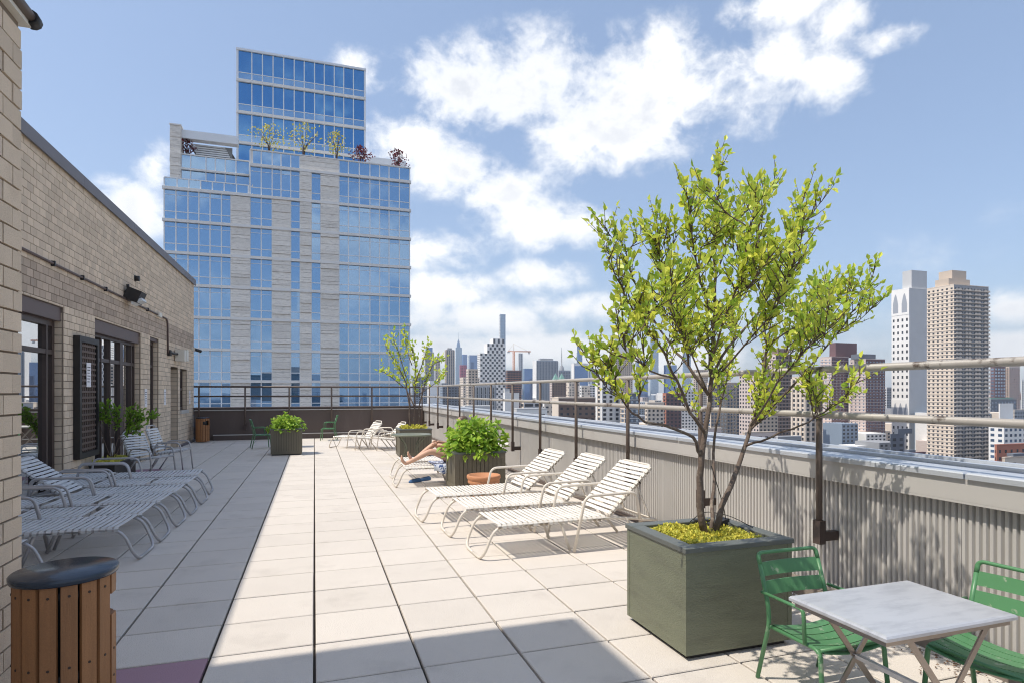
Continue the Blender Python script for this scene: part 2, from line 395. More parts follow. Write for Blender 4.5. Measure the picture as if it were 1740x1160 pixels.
# ------------------------------------------------------------------ brick building on the left
BL, BH = 0.203, 0.12
wallb = thing('brick_building', 'tan brick penthouse wall with glazed doors and dark metal roof edge', 'building', (XW, 15, 0))
def inw(b, name, mt, kind=None, parent=None):
    """link a builder given in world coordinates under the brick building"""
    o = b.build(name, mt); o.parent = parent or wallb
    o.matrix_parent_inverse = (parent or wallb).matrix_basis.inverted() if (parent is None) else Matrix()
    if kind: o['kind'] = kind
    return o
bpy.context.view_layer.update()
WT = 5.22                                           # brick top
OPEN = [(7.9, 11.28, 0.0, 2.96), (12.70, 15.72, 0.0, 2.96), (16.55, 17.38, 0.0, 2.96), (18.73, 19.66, 0.0, 2.33), (19.95, 20.95, 1.07, 2.31)]
Y_A, Y_B = 3.0, 22.1
def cut(y0, y1, z0, z1):
    """the pieces of a rectangle that no opening covers"""
    rects = [(y0, y1, z0, z1)]
    for (a, b, c, d) in OPEN:
        nr = []
        for (p, q, r, t) in rects:
            if q <= a or p >= b or t <= c or r >= d: nr.append((p, q, r, t)); continue
            if p < a: nr.append((p, a, r, t))
            if q > b: nr.append((b, q, r, t))
            pm_, qm = max(p, a), min(q, b)
            if r < c: nr.append((pm_, qm, r, c))
            if t > d: nr.append((pm_, qm, d, t))
        rects = nr
    return rects
m = MB()
for (a, b, c, d) in cut(Y_A, Y_B, -0.02, WT):
    m.box(XW - 0.28, XW - 0.012, a, b, c, d)
m.box(XW - 9, XW - .27, Y_A, Y_A + .3, -0.02, WT); m.box(XW - 9, XW - .27, Y_B - .3, Y_B, -0.02, WT); m.box(XW - 9, XW - .27, Y_A, Y_B, WT - .3, WT - .02)
core = inw(m, 'wall', 'mortar')
bricks = []
for r in range(int(WT / BH) + 1):
    z0 = r * BH; z1 = min(z0 + BH, WT)
    y = Y_A - (BL / 2 if r % 2 else 0)
    while y < Y_B:
        a, b = max(y, Y_A), min(y + BL, Y_B)
        for (p, q, c, d) in cut(a, b, z0, z1):
            if q - p > 0.02 and d - c > 0.02: bricks.append((p, q, c, d))
        y += BL
G = 0.0055
full = [b for b in bricks if abs(b[1] - b[0] - BL) < 1e-4 and abs(b[3] - b[2] - BH) < 1e-4]
vis = sorted([b for b in full if 9.9 < b[0]], key=lambda b: b[0])[:296]
visset = set(vis)
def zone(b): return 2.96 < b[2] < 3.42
bm_ = MB(); bm_.box(-0.02, 0, -BL / 2 + G, BL / 2 - G, -BH / 2 + G, BH / 2 - G)
bme = bm_.build('brick', 'brick', mesh_only=True)
bm_ = MB(); bm_.box(-0.02, 0, -BL / 2 + G, BL / 2 - G, -BH / 2 + G, BH / 2 - G)
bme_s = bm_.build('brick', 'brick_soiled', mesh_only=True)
rb = random.Random(5)
m = MB(); ms_ = MB()
for b in bricks:
    dx = rb.uniform(-.002, .002)
    if b in visset:
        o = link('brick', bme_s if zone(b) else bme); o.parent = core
        o.location = (XW + dx, (b[0] + b[1]) / 2, (b[2] + b[3]) / 2)
        o.matrix_parent_inverse = core.matrix_parent_inverse.copy() if False else Matrix()
        o.location = Vector(o.location)
    else:
        (ms_ if zone(b) else m).box(XW - .02, XW + dx, b[0] + G, b[1] - G, b[2] + G, b[3] - G)
o = m.build('brickwork', 'brick'); o.parent = core; o['kind'] = 'stuff'
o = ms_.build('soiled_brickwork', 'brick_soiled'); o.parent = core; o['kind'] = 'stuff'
# reveals of the openings, in brick
m = MB()
for (a, b, c, d) in OPEN:
    for z in range(int((d - c) / BH)):
        for yy, sg in ((a, 1), (b, -1)):
            z0 = c + z * BH
            m.box(XW - .25, XW - .03, min(yy, yy + sg * .012), max(yy, yy + sg * .012), z0 + G, z0 + BH - G)
o = m.build('reveal_brickwork', 'brick'); o.parent = core; o['kind'] = 'stuff'
m = MB()
y = Y_A
while y < Y_B:
    y2 = min(y + 3.0, Y_B + .05); m.box(XW - .5, XW + .055, y + .003, y2 - .003, WT, WT + .10); m.box(XW + .03, XW + .055, y + .003, y2 - .003, WT - .09, WT)
    y = y2
    if y2 > Y_B: break
inw(m, 'coping', 'coping_metal')
m = MB(); m.box(XW - .05, XW + .09, 17.6, 18.6, -0.03, 0.06); m.box(XW - .05, XW + .09, 19.8, 22.0, -0.03, 0.06); inw(m, 'base_kerb', 'coping_metal')
glassmat('shop_glass', (0.90, 0.92, 0.94), (0.50, 0.58, 0.58), 0.66, 0.0, wav=0.0, transparent=True)
def glazing(name, a, b, z0, z1, vmul, trans, lint=0.22, fr=0.07):
    xg = XW - 0.17
    par = MB(); par.box(xg - .05, xg + .05, a + .012, a + .012 + fr, z0, z1); par.box(xg - .05, xg + .05, b - .012 - fr, b - .012, z0, z1)
    par.box(xg - .05, xg + .05, a + fr, b - fr, z1 - fr - lint, z1 - lint); par.box(xg - .05, xg + .05, a + fr, b - fr, z0, z0 + .09)
    fo = inw(par, name, 'brown_frame')
    if lint > 0:
        k = MB(); k.box(xg - .06, XW - .035, a + .012, b - .012, z1 - lint, z1 - .004); o = k.build('lintel', 'lintel_brown'); o.parent = fo
    vmul = sorted(vmul)
    ys = [a + .012 + fr] + [v for v, w in vmul] + [b - .012 - fr]
    for v, w in vmul:
        k = MB(); k.box(xg - .045, xg + .055, v - w / 2, v + w / 2, z0 + .09, z1 - lint - fr); o = k.build('mullion', 'brown_frame'); o.parent = fo
    zs = [z0 + .09] + trans + [z1 - lint - fr]
    for t in trans:
        k = MB(); k.box(xg - .042, xg + .048, a + .012 + fr, b - .012 - fr, t - .035, t + .035); o = k.build('transom', 'brown_frame'); o.parent = fo
    for i in range(len(ys) - 1):
        for j in range(len(zs) - 1):
            k = MB(); k.quad((xg, ys[i], zs[j]), (xg, ys[i + 1], zs[j]), (xg, ys[i + 1], zs[j + 1]), (xg, ys[i], zs[j + 1])); o = k.build('pane', 'shop_glass'); o.parent = fo
    return fo
glazing('glazed_door', 7.9, 11.28, 0.0, 2.96, [(10.98, 0.06), (9.2, .06)], [2.25], 0.22, 0.09)
glazing('glazed_door', 12.70, 15.72, 0.0, 2.96, [(13.45, .05), (13.98, .05), (14.72, .20), (15.45, .05)], [2.24], 0.24, 0.06)
glazing('glazed_door', 16.55, 17.38, 0.0, 2.96, [], [2.26], 0.08, 0.08)
glazing('window', 19.95, 20.95, 1.07, 2.31, [(20.45, .05)], [1.7], 0.0, 0.05)
m = MB(); m.box(XW - .25, XW + .05, 19.9, 21.0, 0.965, 1.062); inw(m, 'window_sill', 'grey_fascia')
m = MB(); m.box(XW - .24, XW - .20, 18.75, 19.64, 0, 2.32); inw(m, 'door', 'brown_frame')
m = MB(); m.box(XW - .197, XW - .15, 19.5, 19.54, 1.0, 1.04); inw(m, 'door_handle', 'steel_strip')
# the dim room behind the glazing
m = MB(); m.box(-9.2, -9.1, 3.4, 21.8, 0, 3.2); m.box(-9.1, XW - .29, 3.4, 21.8, 3.1, 3.2); inw(m, 'room_wall', 'dark_room')
m = MB(); m.box(-9.1, XW - .0, 5.3, 18.7, -0.02, -0.004); inw(m, 'room_floor', 'room_floor')

# things on and behind the wall
lp = thing('lattice_panel', 'dark wooden lattice panel hung on brick between two glazed doors', 'lattice', (XW, 12.13, 0.5))
m = MB()
for (a, b, c, d) in ((-.47, -.38, 0, 2.06), (.38, .47, 0, 2.06), (-.38, .38, 0, .1), (-.38, .38, 1.96, 2.06)):
    m.box(.004, .10, a, b, c, d)
m.build('frame', 'black_metal', lp)
for k in range(9):
    y = -.34 + .68 * k / 8; b = MB(); b.box(.045, .06, y - .018, y + .018, .1, 1.96); b.build('slat', 'dark_wood', lp)
for k in range(19):
    z = .15 + 1.76 * k / 18; b = MB(); b.box(.061, .075, -.38, .38, z - .018, z + .018); b.build('slat', 'dark_wood', lp)
m = MB(); m.box(.003, .012, -.40, .40, .05, 2.0); m.build('backing', 'dark_room', lp)
def notice(y, z, w, h, label, x=XW):
    t = thing('paper_notice', label, 'notice', (x, y, z), group=None)
    m = MB(); m.box(.002, .006, -w / 2, w / 2, -h / 2, h / 2); m.build('sheet', 'paper', t)
    m = MB()
    for k in range(6):
        zz = h * .32 - k * h * .12; m.box(.0062, .0068, -w * .36, w * (.36 - .1 * (k % 3)), zz - h * .018, zz + h * .018)
    m.build('print', 'ink', t)
notice(12.13, 1.92, .21, .42, 'white paper notice fixed to the dark lattice panel', XW + .076)
notice(16.15, 1.48, .22, .42, 'white paper notice on brick pier beside the wide glazed door')
notice(18.05, 1.48, .20, .42, 'white paper notice on brick beside the recessed brown door')
notice(21.4, 1.45, .18, .42, 'white paper notice on brick near the far corner past the small window')
# flood light, conduit, wall lamp, camera, stub pipe
fl = thing('flood_light', 'black floodlight with slanted glass front high on brick wall', 'light', (XW, 14.6, 3.66))
m = MB(); m.obox((.16, 0, 0), (.13, 0, -.05), (0, .20, 0), (.05, 0, .12)); m.build('housing', 'black_metal', fl)
m = MB(); m.obox((.235, 0, -.13), (.10, 0, .045), (0, .17, 0), (.012, 0, -.028)); m.build('lens', 'lamp_glass', fl)
m = MB(); m.box(.0, .09, -.07, .07, -.10, .10); m.tube([(.06, -.06, .08), (.06, -.12, .22)], .03); m.build('bracket', 'black_metal', fl)
cd = thing('conduit_pipe', 'thin brown conduit running along brick wall below the floodlight level', 'pipe', (XW, 15, 3.57))
m = MB(); m.tube([(.025, -10, 0), (.025, 2.3, .0)], .022); m.tube(fillet([(.025, 2.3, 0), (.025, 3.25, 0), (.025, 3.3, -.9)], .18), .022)
m.build('tube', 'lintel_brown', cd)
m = MB(); m.box(0, .07, 2.15, 2.45, -.05, .06); m.build('junction_box', 'white_box', cd)
m = MB()
for y in (-4.2, -3.0, -1.8, 1.2): m.box(0, .055, y - .02, y + .02, -.04, .04)
m.build('clip', 'black_metal', cd)
wl = thing('wall_lamp', 'cream wall lamp on black arm above the recessed door', 'light', (XW, 18.9, 2.66))
m = MB(); m.tube([(0, -.5, .02), (.07, -.45, .02), (.07, 0.28, .04)], .035); m.box(0, .08, -.58, -.42, -.06, .10); m.build('arm', 'black_metal', wl)
m = MB(); m.box(.02, .26, .28, .55, -.16, .16); m.build('housing', 'white_box', wl)
m = MB(); m.box(.02, .22, .85, 1.1, -.13, .20); m.build('ballast_box', 'white_box', wl)
sc = thing('security_camera', 'small dark security camera at the far brick corner', 'camera', (XW, 21.75, 3.0))
m = MB(); m.box(0, .1, -.06, .06, -.06, .06); m.build('mount', 'white_box', sc)
m = MB(); m.tube([(.08, 0, 0), (.16, .08, -.02), (.24, .16, -.05)], .05); m.build('barrel', 'black_metal', sc)
sp = thing('vent_stub', 'short black vent stub on brick above the floodlight', 'vent', (XW, 15.25, 4.14))
m = MB(); m.tube([(0, 0, 0), (.09, 0, 0)], .06, 12); m.build('stub', 'black_metal', sp)
m = MB(); m.lathe([(.075, 0), (.075, .01), (.05, .012)], 12); o = m.build('flange', 'black_metal', sp); o.rotation_euler = (0, R(90), 0)
yc = thing('storage_crate', 'yellow plastic crate standing indoors behind the glazed door', 'crate', (-4.62, 11.0, 0))
m = MB(); m.bbox(-.28, .28, -.42, .42, .03, .62, .02); m.box(-.3, .3, -.44, .44, .56, .60); m.build('body', 'yellow_plastic', yc)
m = MB(); m.bbox(-.31, .31, -.45, .45, .622, .68, .02); m.build('lid', 'yellow_plastic', yc)
pc = thing('round_chair', 'crimson round shell chair seen through the glazed door', 'chair', (-5.1, 10.75, 0))
m = MB(); m.lathe([(.02, .42), (.2, .43), (.36, .5), (.43, .68), (.41, .68), (.33, .52), (.02, .46)], 20); m.lathe([(.43, .66), (.40, .86), (.28, 1.0), (.1, 1.04), (.01, 1.045)], 20); m.build('shell', 'pink_plastic', pc)
m = MB()
for k in range(4):
    a = pi / 4 + k * pi / 2; m.tube([(.1 * math.cos(a), .1 * math.sin(a), .44), (.3 * math.cos(a), .3 * math.sin(a), 0)], .015)
m.build('leg', 'steel_strip', pc)

# near brick pier and the higher block behind it
XQ, YQ, ZQ = -1.49, 3.86, 3.60
PBH, PBL = 0.108, 0.203
pr = thing('brick_pier', 'pale brick pier end with metal gutter beside the slatted bin', 'wall', (XQ, YQ, 0))
m = MB(); m.box(-1.2, -.012, -2.6, -.012, -.02, ZQ); core2 = m.build('wall', 'mortar', pr)
bm_ = MB(); bm_.box(-0.03, 0, -PBL / 2 + G, PBL / 2 - G, -PBH / 2 + G, PBH / 2 - G); bmp = bm_.build('brick', 'brick_pier', mesh_only=True)
bm_ = MB(); bm_.box(-0.03, 0, -PBL / 4 + G / 2, PBL / 4 - G / 2, -PBH / 2 + G, PBH / 2 - G); bmh = bm_.build('brick', 'brick_pier', mesh_only=True)
rest = MB()
for r in range(int(ZQ / PBH) + 1):
    z = (r + .5) * PBH
    if z + PBH / 2 > ZQ + .01: break
    y = 0.0
    if r % 2:
        link('brick', bmh, core2, (rb.uniform(-.0025, .0025), -PBL / 4, z)); y = -PBL / 2
    k = 0
    while y - PBL > -2.6:
        if k < 4: link('brick', bmp, core2, (rb.uniform(-.0025, .0025), y - PBL / 2, z), (0, rb.uniform(-.006, .006), 0))
        else: rest.box(-.03, rb.uniform(-.002, .002), y - PBL + G, y - G, z - PBH / 2 + G, z + PBH / 2 - G)
        y -= PBL; k += 1
    x = -0.0
    while x > -1.2:                                  # end face
        rest.box(max(x - PBL, -1.2) + G, x - G - (.031 if x == 0 else 0), -.03, -.001, z - PBH / 2 + G, z + PBH / 2 - G); x -= PBL
tag(rest.build('brickwork', 'brick_pier', core2), kind='stuff')
m = MB(); m.box(-1.25, .03, -2.6, .03, ZQ, ZQ + .035); m.build('flashing', 'white_box', pr)
m = MB(); m.tube([(.035, -2.6, ZQ + .05), (.035, .02, ZQ + .05)], .028, 10); m.build('gutter_pipe', 'post_brown', pr)
m = MB(); m.tube([(.035, .0, ZQ + .05), (.035, .06, ZQ + .045)], .04, 10); m.build('gutter_end', 'black_metal', pr)
up = thing('stair_tower', 'tall soiled brick stair tower rising behind the near brick pier', 'building', (-2.55, YQ, 0))
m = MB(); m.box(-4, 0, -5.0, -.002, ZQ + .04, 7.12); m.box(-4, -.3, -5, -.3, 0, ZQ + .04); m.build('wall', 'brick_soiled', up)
m = MB(); m.box(-4.05, .05, -5.05, .05, 7.12, 7.2); m.build('coping', 'coping_metal', up)
# ------------------------------------------------------------------ right parapet
pw = thing('parapet_wall', 'grey corrugated metal parapet with wide silvery cap along the terrace', 'wall', (XP, 0, 0))
m = MB(); m.box(.045, .75, -4, 22.6, -.3, 1.07); m.build('core', 'grey_fascia', pw)
per = 0.041; prof = [(0, 0), (.16, 0), (.34, .022), (.82, .022)]
# each sheet overlaps the next by one rib
y = -3.0; sheets = []
rs = random.Random(11)
while y < 22.0:
    b = MB(); n = 28; pts = []
    for k in range(n):
        for (u, dx) in prof: pts.append((y + (k + u) * per, .040 - dx))
    z0, z1 = 0.03, 0.945; off = rs.uniform(-.003, .003)
    for k in range(len(pts) - 1):
        (ya, xa), (yb, xb) = pts[k], pts[k + 1]
        b.quad((xa + off, ya, z0), (xa + off, ya, z1), (xb + off, yb, z1), (xb + off, yb, z0))
    b.build('corrugated_sheet', 'grey_panel', pw); y += (n - .4) * per
y = -3.2; k = 0
while y < 22.0:
    b = MB(); b.box(-.045, .05, y + .002, y + 2.44, .955, 1.095); b.box(-.045, -.037, y + .002, y + 2.44, .94, .956)
    b.build('fascia_panel', 'grey_fascia', pw); y += 2.443
m = MB()
y = -3.5
while y < 22.5:
    m.bbox(-.065, .80, y + .002, y + 3.04, 1.096, 1.135, .008); y += 3.05
m.build('cap', 'parapet_cap', pw)
m = MB(); m.box(.25, .29, -3.5, 22.5, 1.136, 1.16); m.box(.55, .58, -3.5, 22.5, 1.136, 1.155); m.build('cap_seam', 'parapet_cap', pw)
m = MB(); m.box(-.16, -.02, -3, 6.3, 0.0, .10); m.build('kerb_board', 'kerb_wood', pw)
m = MB(); m.box(-.05, .035, 6.3, 21.8, -.01, .05); m.build('base_trim', 'brown_parapet', pw)

rr = thing('guard_rail', 'beige weathered pipe guard rail on brown posts along the corrugated parapet', 'railing', (3.70, 0, 0))
m = MB(); m.tube([(0, -3, 1.80), (0, 21.8, 1.80)], .027, 12); m.build('top_rail', 'rail_paint', rr)
m = MB(); m.tube([(0, -3, 1.455), (0, 21.8, 1.455)], .026, 12); m.build('middle_rail', 'rail_paint', rr)
posts = [0.60, 2.11, 3.62, 5.11, 6.58, 8.12, 9.61, 11.12, 12.62, 14.13, 15.62, 17.11, 18.60, 20.07, 21.5]
b = MB(); b.tube([(0, 0, .52), (0, 0, 1.80)], .024, 10); post_me = b.build('post', 'post_brown', mesh_only=True)
b = MB(); b.box(-.024, .17, -.022, .022, .48, .55); b.box(-.027, .03, -.035, .035, .46, .64); br_me = b.build('bracket', 'brown_frame', mesh_only=True)
for y in posts:
    p = link('post', post_me, rr, (0, y, 0)); link('bracket', br_me, p)

# ------------------------------------------------------------------ back parapet
bw = thing('back_parapet', 'dark brown metal parapet closing the far end of the terrace', 'wall', (0, YB, 0))
x = -3.78; rs = random.Random(2)
for k, w in enumerate((1.55, 1.5, 1.45, 1.5, 1.6)):
    b = MB(); dx = rs.uniform(-.004, .004); b.box(x + .003, x + w - .003, -.03 + dx, .3, 0.10, .985); b.build('panel', 'brown_parapet', bw); x += w
m = MB(); m.box(-3.78, 3.86, -.012, .35, -.1, 1.06); m.build('core', 'brown_parapet', bw)
m = MB(); m.box(-3.78, 3.86, -.07, -.012, .99, 1.02); m.build('ledge_trim', 'grey_fascia', bw)
m = MB(); m.box(-3.80, 3.86, -.05, .55, 1.062, 1.10); m.build('cap', 'brown_parapet', bw)
m = MB(); m.box(-3.2, 3.86, -.10, -.031, 0.0, .16); m.build('base_board', 'brown_parapet', bw)
m = MB(); m.box(-3.2, 3.86, -.115, -.032, .163, .19); m.build('base_flashing', 'grey_fascia', bw)
br = thing('back_rail', 'thin dark double rail standing above the brown back parapet', 'railing', (0, 21.8, 0))
m = MB(); m.tube([(-3.75, 0, 1.79), (3.7, 0, 1.79)], .03, 8); m.build('top_rail', 'post_brown', br)
m = MB(); m.tube([(-3.75, 0, 1.47), (3.7, 0, 1.47)], .027, 8); m.build('middle_rail', 'post_brown', br)
b = MB(); b.tube([(0, 0, .38), (0, 0, 1.79)], .028, 8); pme = b.build('post', 'post_brown', mesh_only=True)
b = MB(); b.box(-.045, .045, -.03, .16, .36, .52); bme2 = b.build('bracket', 'brown_frame', mesh_only=True)
for x in (-3.60, -2.21, -.82, .57, 1.95, 3.3):
    p = link('post', pme, br, (x, 0, 0)); link('bracket', bme2, p)

# ------------------------------------------------------------------ strap loungers
LW = 0.60                                            # width between rails
def strap_mesh(name, w, mt, width=0.0365, sag=0.004):
    b = MB(); n = 6; t = .006; r = .018; prof = []
    prof.append((-w / 2 - r, -r * .9)); prof.append((-w / 2 - r, 0.004))
    for k in range(n + 1):
        u = k / n; prof.append((-w / 2 + w * u, r + t - sag * math.sin(pi * u)))
    prof.append((w / 2 + r, .004)); prof.append((w / 2 + r, -r * .9))
    for k in range(len(prof) - 1):
        (ya, za), (yb, zb) = prof[k], prof[k + 1]
        a = len(b.v)
        b.v += [(-width / 2, ya, za), (width / 2, ya, za), (width / 2, yb, zb), (-width / 2, yb, zb)]; b.f.append((a, a + 1, a + 2, a + 3)); b.sm.append(False)
        b.v += [(-width / 2, ya, za - .005), (width / 2, ya, za - .005), (width / 2, yb, zb - .005), (-width / 2, yb, zb - .005)]; b.f.append((a + 7, a + 6, a + 5, a + 4)); b.sm.append(False)
        b.f.append((a + 4, a + 5, a + 1, a)) if k == 0 else None
        if k == 0: b.sm.append(False)
        b.f.append((a, a + 3, a + 7, a + 4)); b.sm.append(False); b.f.append((a + 1, a + 5, a + 6, a + 2)); b.sm.append(False)
    return b.build(name, mt, mesh_only=True)
SM = {k: strap_mesh('strap', LW, k) for k in ('white_strap', 'grey_strap')}
ZS = 0.325
def make_lounger(frame, strap, back, gaps=(), seed=0):
    """x from foot to head, back = backrest angle in degrees"""
    root = thing('lounger', 'x', 'lounger'); h = LW / 2; r = random.Random(seed)
    T = .0155
    m = MB()
    for s in (-1, 1):
        m.tube(fillet([(1.92, s * h, ZS - .07), (1.70, s * h, ZS - .035), (1.35, s * h, ZS - .005), (1.25, s * h, ZS), (.10, s * h, ZS), (-.03, s * h, .016), (-.035, 0, .014)], .13, 7), T, 8)
    m.tube([(1.92, -h, ZS - .07), (1.92, h, ZS - .07)], T, 8)
    m.tube([(.62, -h, ZS - .01), (.62, h, ZS - .01)], .012, 6)
    m.build('frame', frame, root)
    for s in (-1, 1):
        a = MB(); y = s * (h + .035)
        a.tube(fillet([(.93, y, .012), (1.06, y, .565), (1.66, y, .575), (1.70, y, ZS - .035)], .085, 6), T, 8); a.build('arm', frame, root)
        a = MB(); a.tube([(1.55, s * h, ZS - .02), (1.79, s * (h - .02), .012)], T, 8); a.build('leg', frame, root)
        a = MB(); a.tube([(.80, s * (h - .02), ZS - .005), (.92, s * (h - .04), .012)], T, 8); a.build('leg', frame, root)
    n = 22
    for k in range(n):
        if k in gaps: continue
        link('strap', SM[strap], root, (0.14 + k * .0545, 0, ZS + r.uniform(-.002, .001)), (0, 0, r.uniform(-.008, .008)))
    # backrest, hinged at the head end of the seat
    bm2 = MB(); BLn = .74
    bm2.tube(fillet([(0, -h + .01, 0), (BLn, -h + .01, 0), (BLn, h - .01, 0), (0, h - .01, 0)], .07, 6), T, 8)
    bo = bm2.build('backrest', frame, root); bo.location = (1.33, 0, ZS + .01); bo.rotation_euler = (0, -R(back), 0)
    for k in range(13):
        link('strap', SM[strap], bo, (.045 + k * .0545, 0, 0), (0, 0, r.uniform(-.008, .008)))
    if back > 12:
        bt = Vector((1.33 + .50 * math.cos(R(back)), 0, ZS + .5 * math.sin(R(back))))
        a = MB(); a.tube(fillet([(bt.x, -h + .04, bt.z), (bt.x + .18, -h + .04, ZS - .05), (bt.x + .18, h - .04, ZS - .05), (bt.x, h - .04, bt.z)], .03), .010, 6); a.build('prop_bar', frame, root)
    return root
RG = 'white strap loungers in the sun by the corrugated parapet'
specs_r = [(1.55, 5.82, 2, 43, 'white strap lounger with raised back, closest to the large green tree planter'),
           (1.47, 6.76, 1, 42, 'white strap lounger with raised back in the middle of the sunlit row of three'),
           (1.30, 7.62, 2, 40, 'white strap lounger with raised back standing in front of the terracotta pot')]
for k, (x, y, rz, bk, lab) in enumerate(specs_r):
    o = make_lounger('white_frame', 'white_strap', bk, (), k); o.location = (x, y, 0); o.rotation_euler = (0, 0, R(rz)); tag(o, lab, group=RG)
LG = 'grey strap loungers in the shade by the brick wall'
specs_l = [(-1.64, 6.86, 0, 'grey shaded lounger lying flat directly behind the slatted bin lid, foot loop fully in view'),
           (-1.62, 7.55, 0, 'grey shaded lounger lying flat, second from the bin in the row by the wall'),
           (-1.60, 8.30, 0, 'grey shaded lounger lying flat, third from the bin in the row by the wall'),
           (-1.58, 9.00, 38, 'grey shaded lounger with its backrest raised in front of the glazed door'),
           (-1.58, 9.80, 0, 'grey shaded lounger lying flat, second from the low shrub planter'),
           (-1.62, 10.68, 0, 'grey shaded lounger lying flat, closest to the low shrub planter')]
for k, (x, y, bk, lab) in enumerate(specs_l):
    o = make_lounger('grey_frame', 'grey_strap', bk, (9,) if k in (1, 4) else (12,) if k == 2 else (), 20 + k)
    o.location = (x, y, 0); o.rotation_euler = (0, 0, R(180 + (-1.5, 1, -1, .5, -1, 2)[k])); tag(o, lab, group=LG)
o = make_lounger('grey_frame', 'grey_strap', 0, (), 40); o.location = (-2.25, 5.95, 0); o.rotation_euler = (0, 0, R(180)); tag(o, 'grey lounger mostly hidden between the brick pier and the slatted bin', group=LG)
o = make_lounger('white_frame', 'white_strap', 30, (), 50); o.location = (1.35, 10.45, 0); tag(o, 'white strap lounger that the sunbather lies on beside the leafy planter')
o = make_lounger('white_frame', 'white_strap', 25, (), 51); o.location = (1.42, 11.45, 0); tag(o, 'empty white strap lounger just beyond the sunbather')
o = make_lounger('white_frame', 'white_strap', 12, (), 52); o.location = (0.55, 18.2, 0); o.rotation_euler = (0, 0, R(-28)); tag(o, 'white strap lounger turned askew near the brown back parapet')

# ------------------------------------------------------------------ strap armchairs
SMC = {k: strap_mesh('strap', .50, k, .037) for k in ('white_strap', 'grey_strap')}
def make_armchair(frame, strap, recl=20, low=0.0, seed=0):
    """faces +x"""
    root = thing('strap_chair', 'x', 'chair'); h = .25; T = .0145; r = random.Random(seed); zs = .40 - low
    for s in (-1, 1):
        y = s * (h + .03)
        a = MB(); a.tube(fillet([(.30, y, .012), (.24, y, .60 - low), (-.20, y, .60 - low), (-.24, y, zs + .02)], .10, 7), T, 8); a.build('arm', frame, root)
        a = MB(); a.tube([(-.10, s * h, zs - .01), (-.34, s * (h + .02), .012)], T, 8); a.build('leg', frame, root)
    m = MB()
    for s in (-1, 1): m.tube([(.27, s * h, zs + .03), (-.22, s * h, zs - .02)], T, 8)
    m.tube([(.27, -h, zs + .03), (.27, h, zs + .03)], T, 8); m.build('seat_frame', frame, root)
    for k in range(9):
        link('strap', SMC[strap], root, (.24 - k * .053, 0, zs + .028 - k * .0055), (0, R(-6), r.uniform(-.01, .01)))
    b = MB(); bl = .58; b.tube(fillet([(0, -h, 0), (bl * .6, -h, 0), (bl, -h + .04, .0), (bl, h - .04, 0), (bl * .6, h, 0), (0, h, 0)], .09, 6), T, 8)
    bo = b.build('backrest', frame, root); bo.location = (-.22, 0, zs - .01); bo.rotation_euler = (0, -R(90 + recl), 0)
    for k in range(9):
        o = link('strap', SMC[strap], bo, (.07 + k * .053, 0, 0), (pi, 0, r.uniform(-.01, .01)))
    return root
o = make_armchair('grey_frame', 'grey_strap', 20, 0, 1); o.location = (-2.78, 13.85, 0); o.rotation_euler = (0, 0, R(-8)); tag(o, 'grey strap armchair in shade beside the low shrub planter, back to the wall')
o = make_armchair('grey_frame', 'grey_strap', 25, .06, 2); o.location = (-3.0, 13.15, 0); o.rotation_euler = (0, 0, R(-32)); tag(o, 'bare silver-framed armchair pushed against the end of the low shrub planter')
o = make_armchair('white_frame', 'white_strap', 35, .08, 3); o.location = (1.25, 17.35, 0); o.rotation_euler = (0, 0, R(200)); tag(o, 'low white strap chair reclined, farther from the round green table', group='low white strap chairs near the back parapet')
o = make_armchair('white_frame', 'white_strap', 38, .08, 4); o.location = (1.85, 16.95, 0); o.rotation_euler = (0, 0, R(192)); tag(o, 'low white strap chair reclined, right beside the far tree planter', group='low white strap chairs near the back parapet')

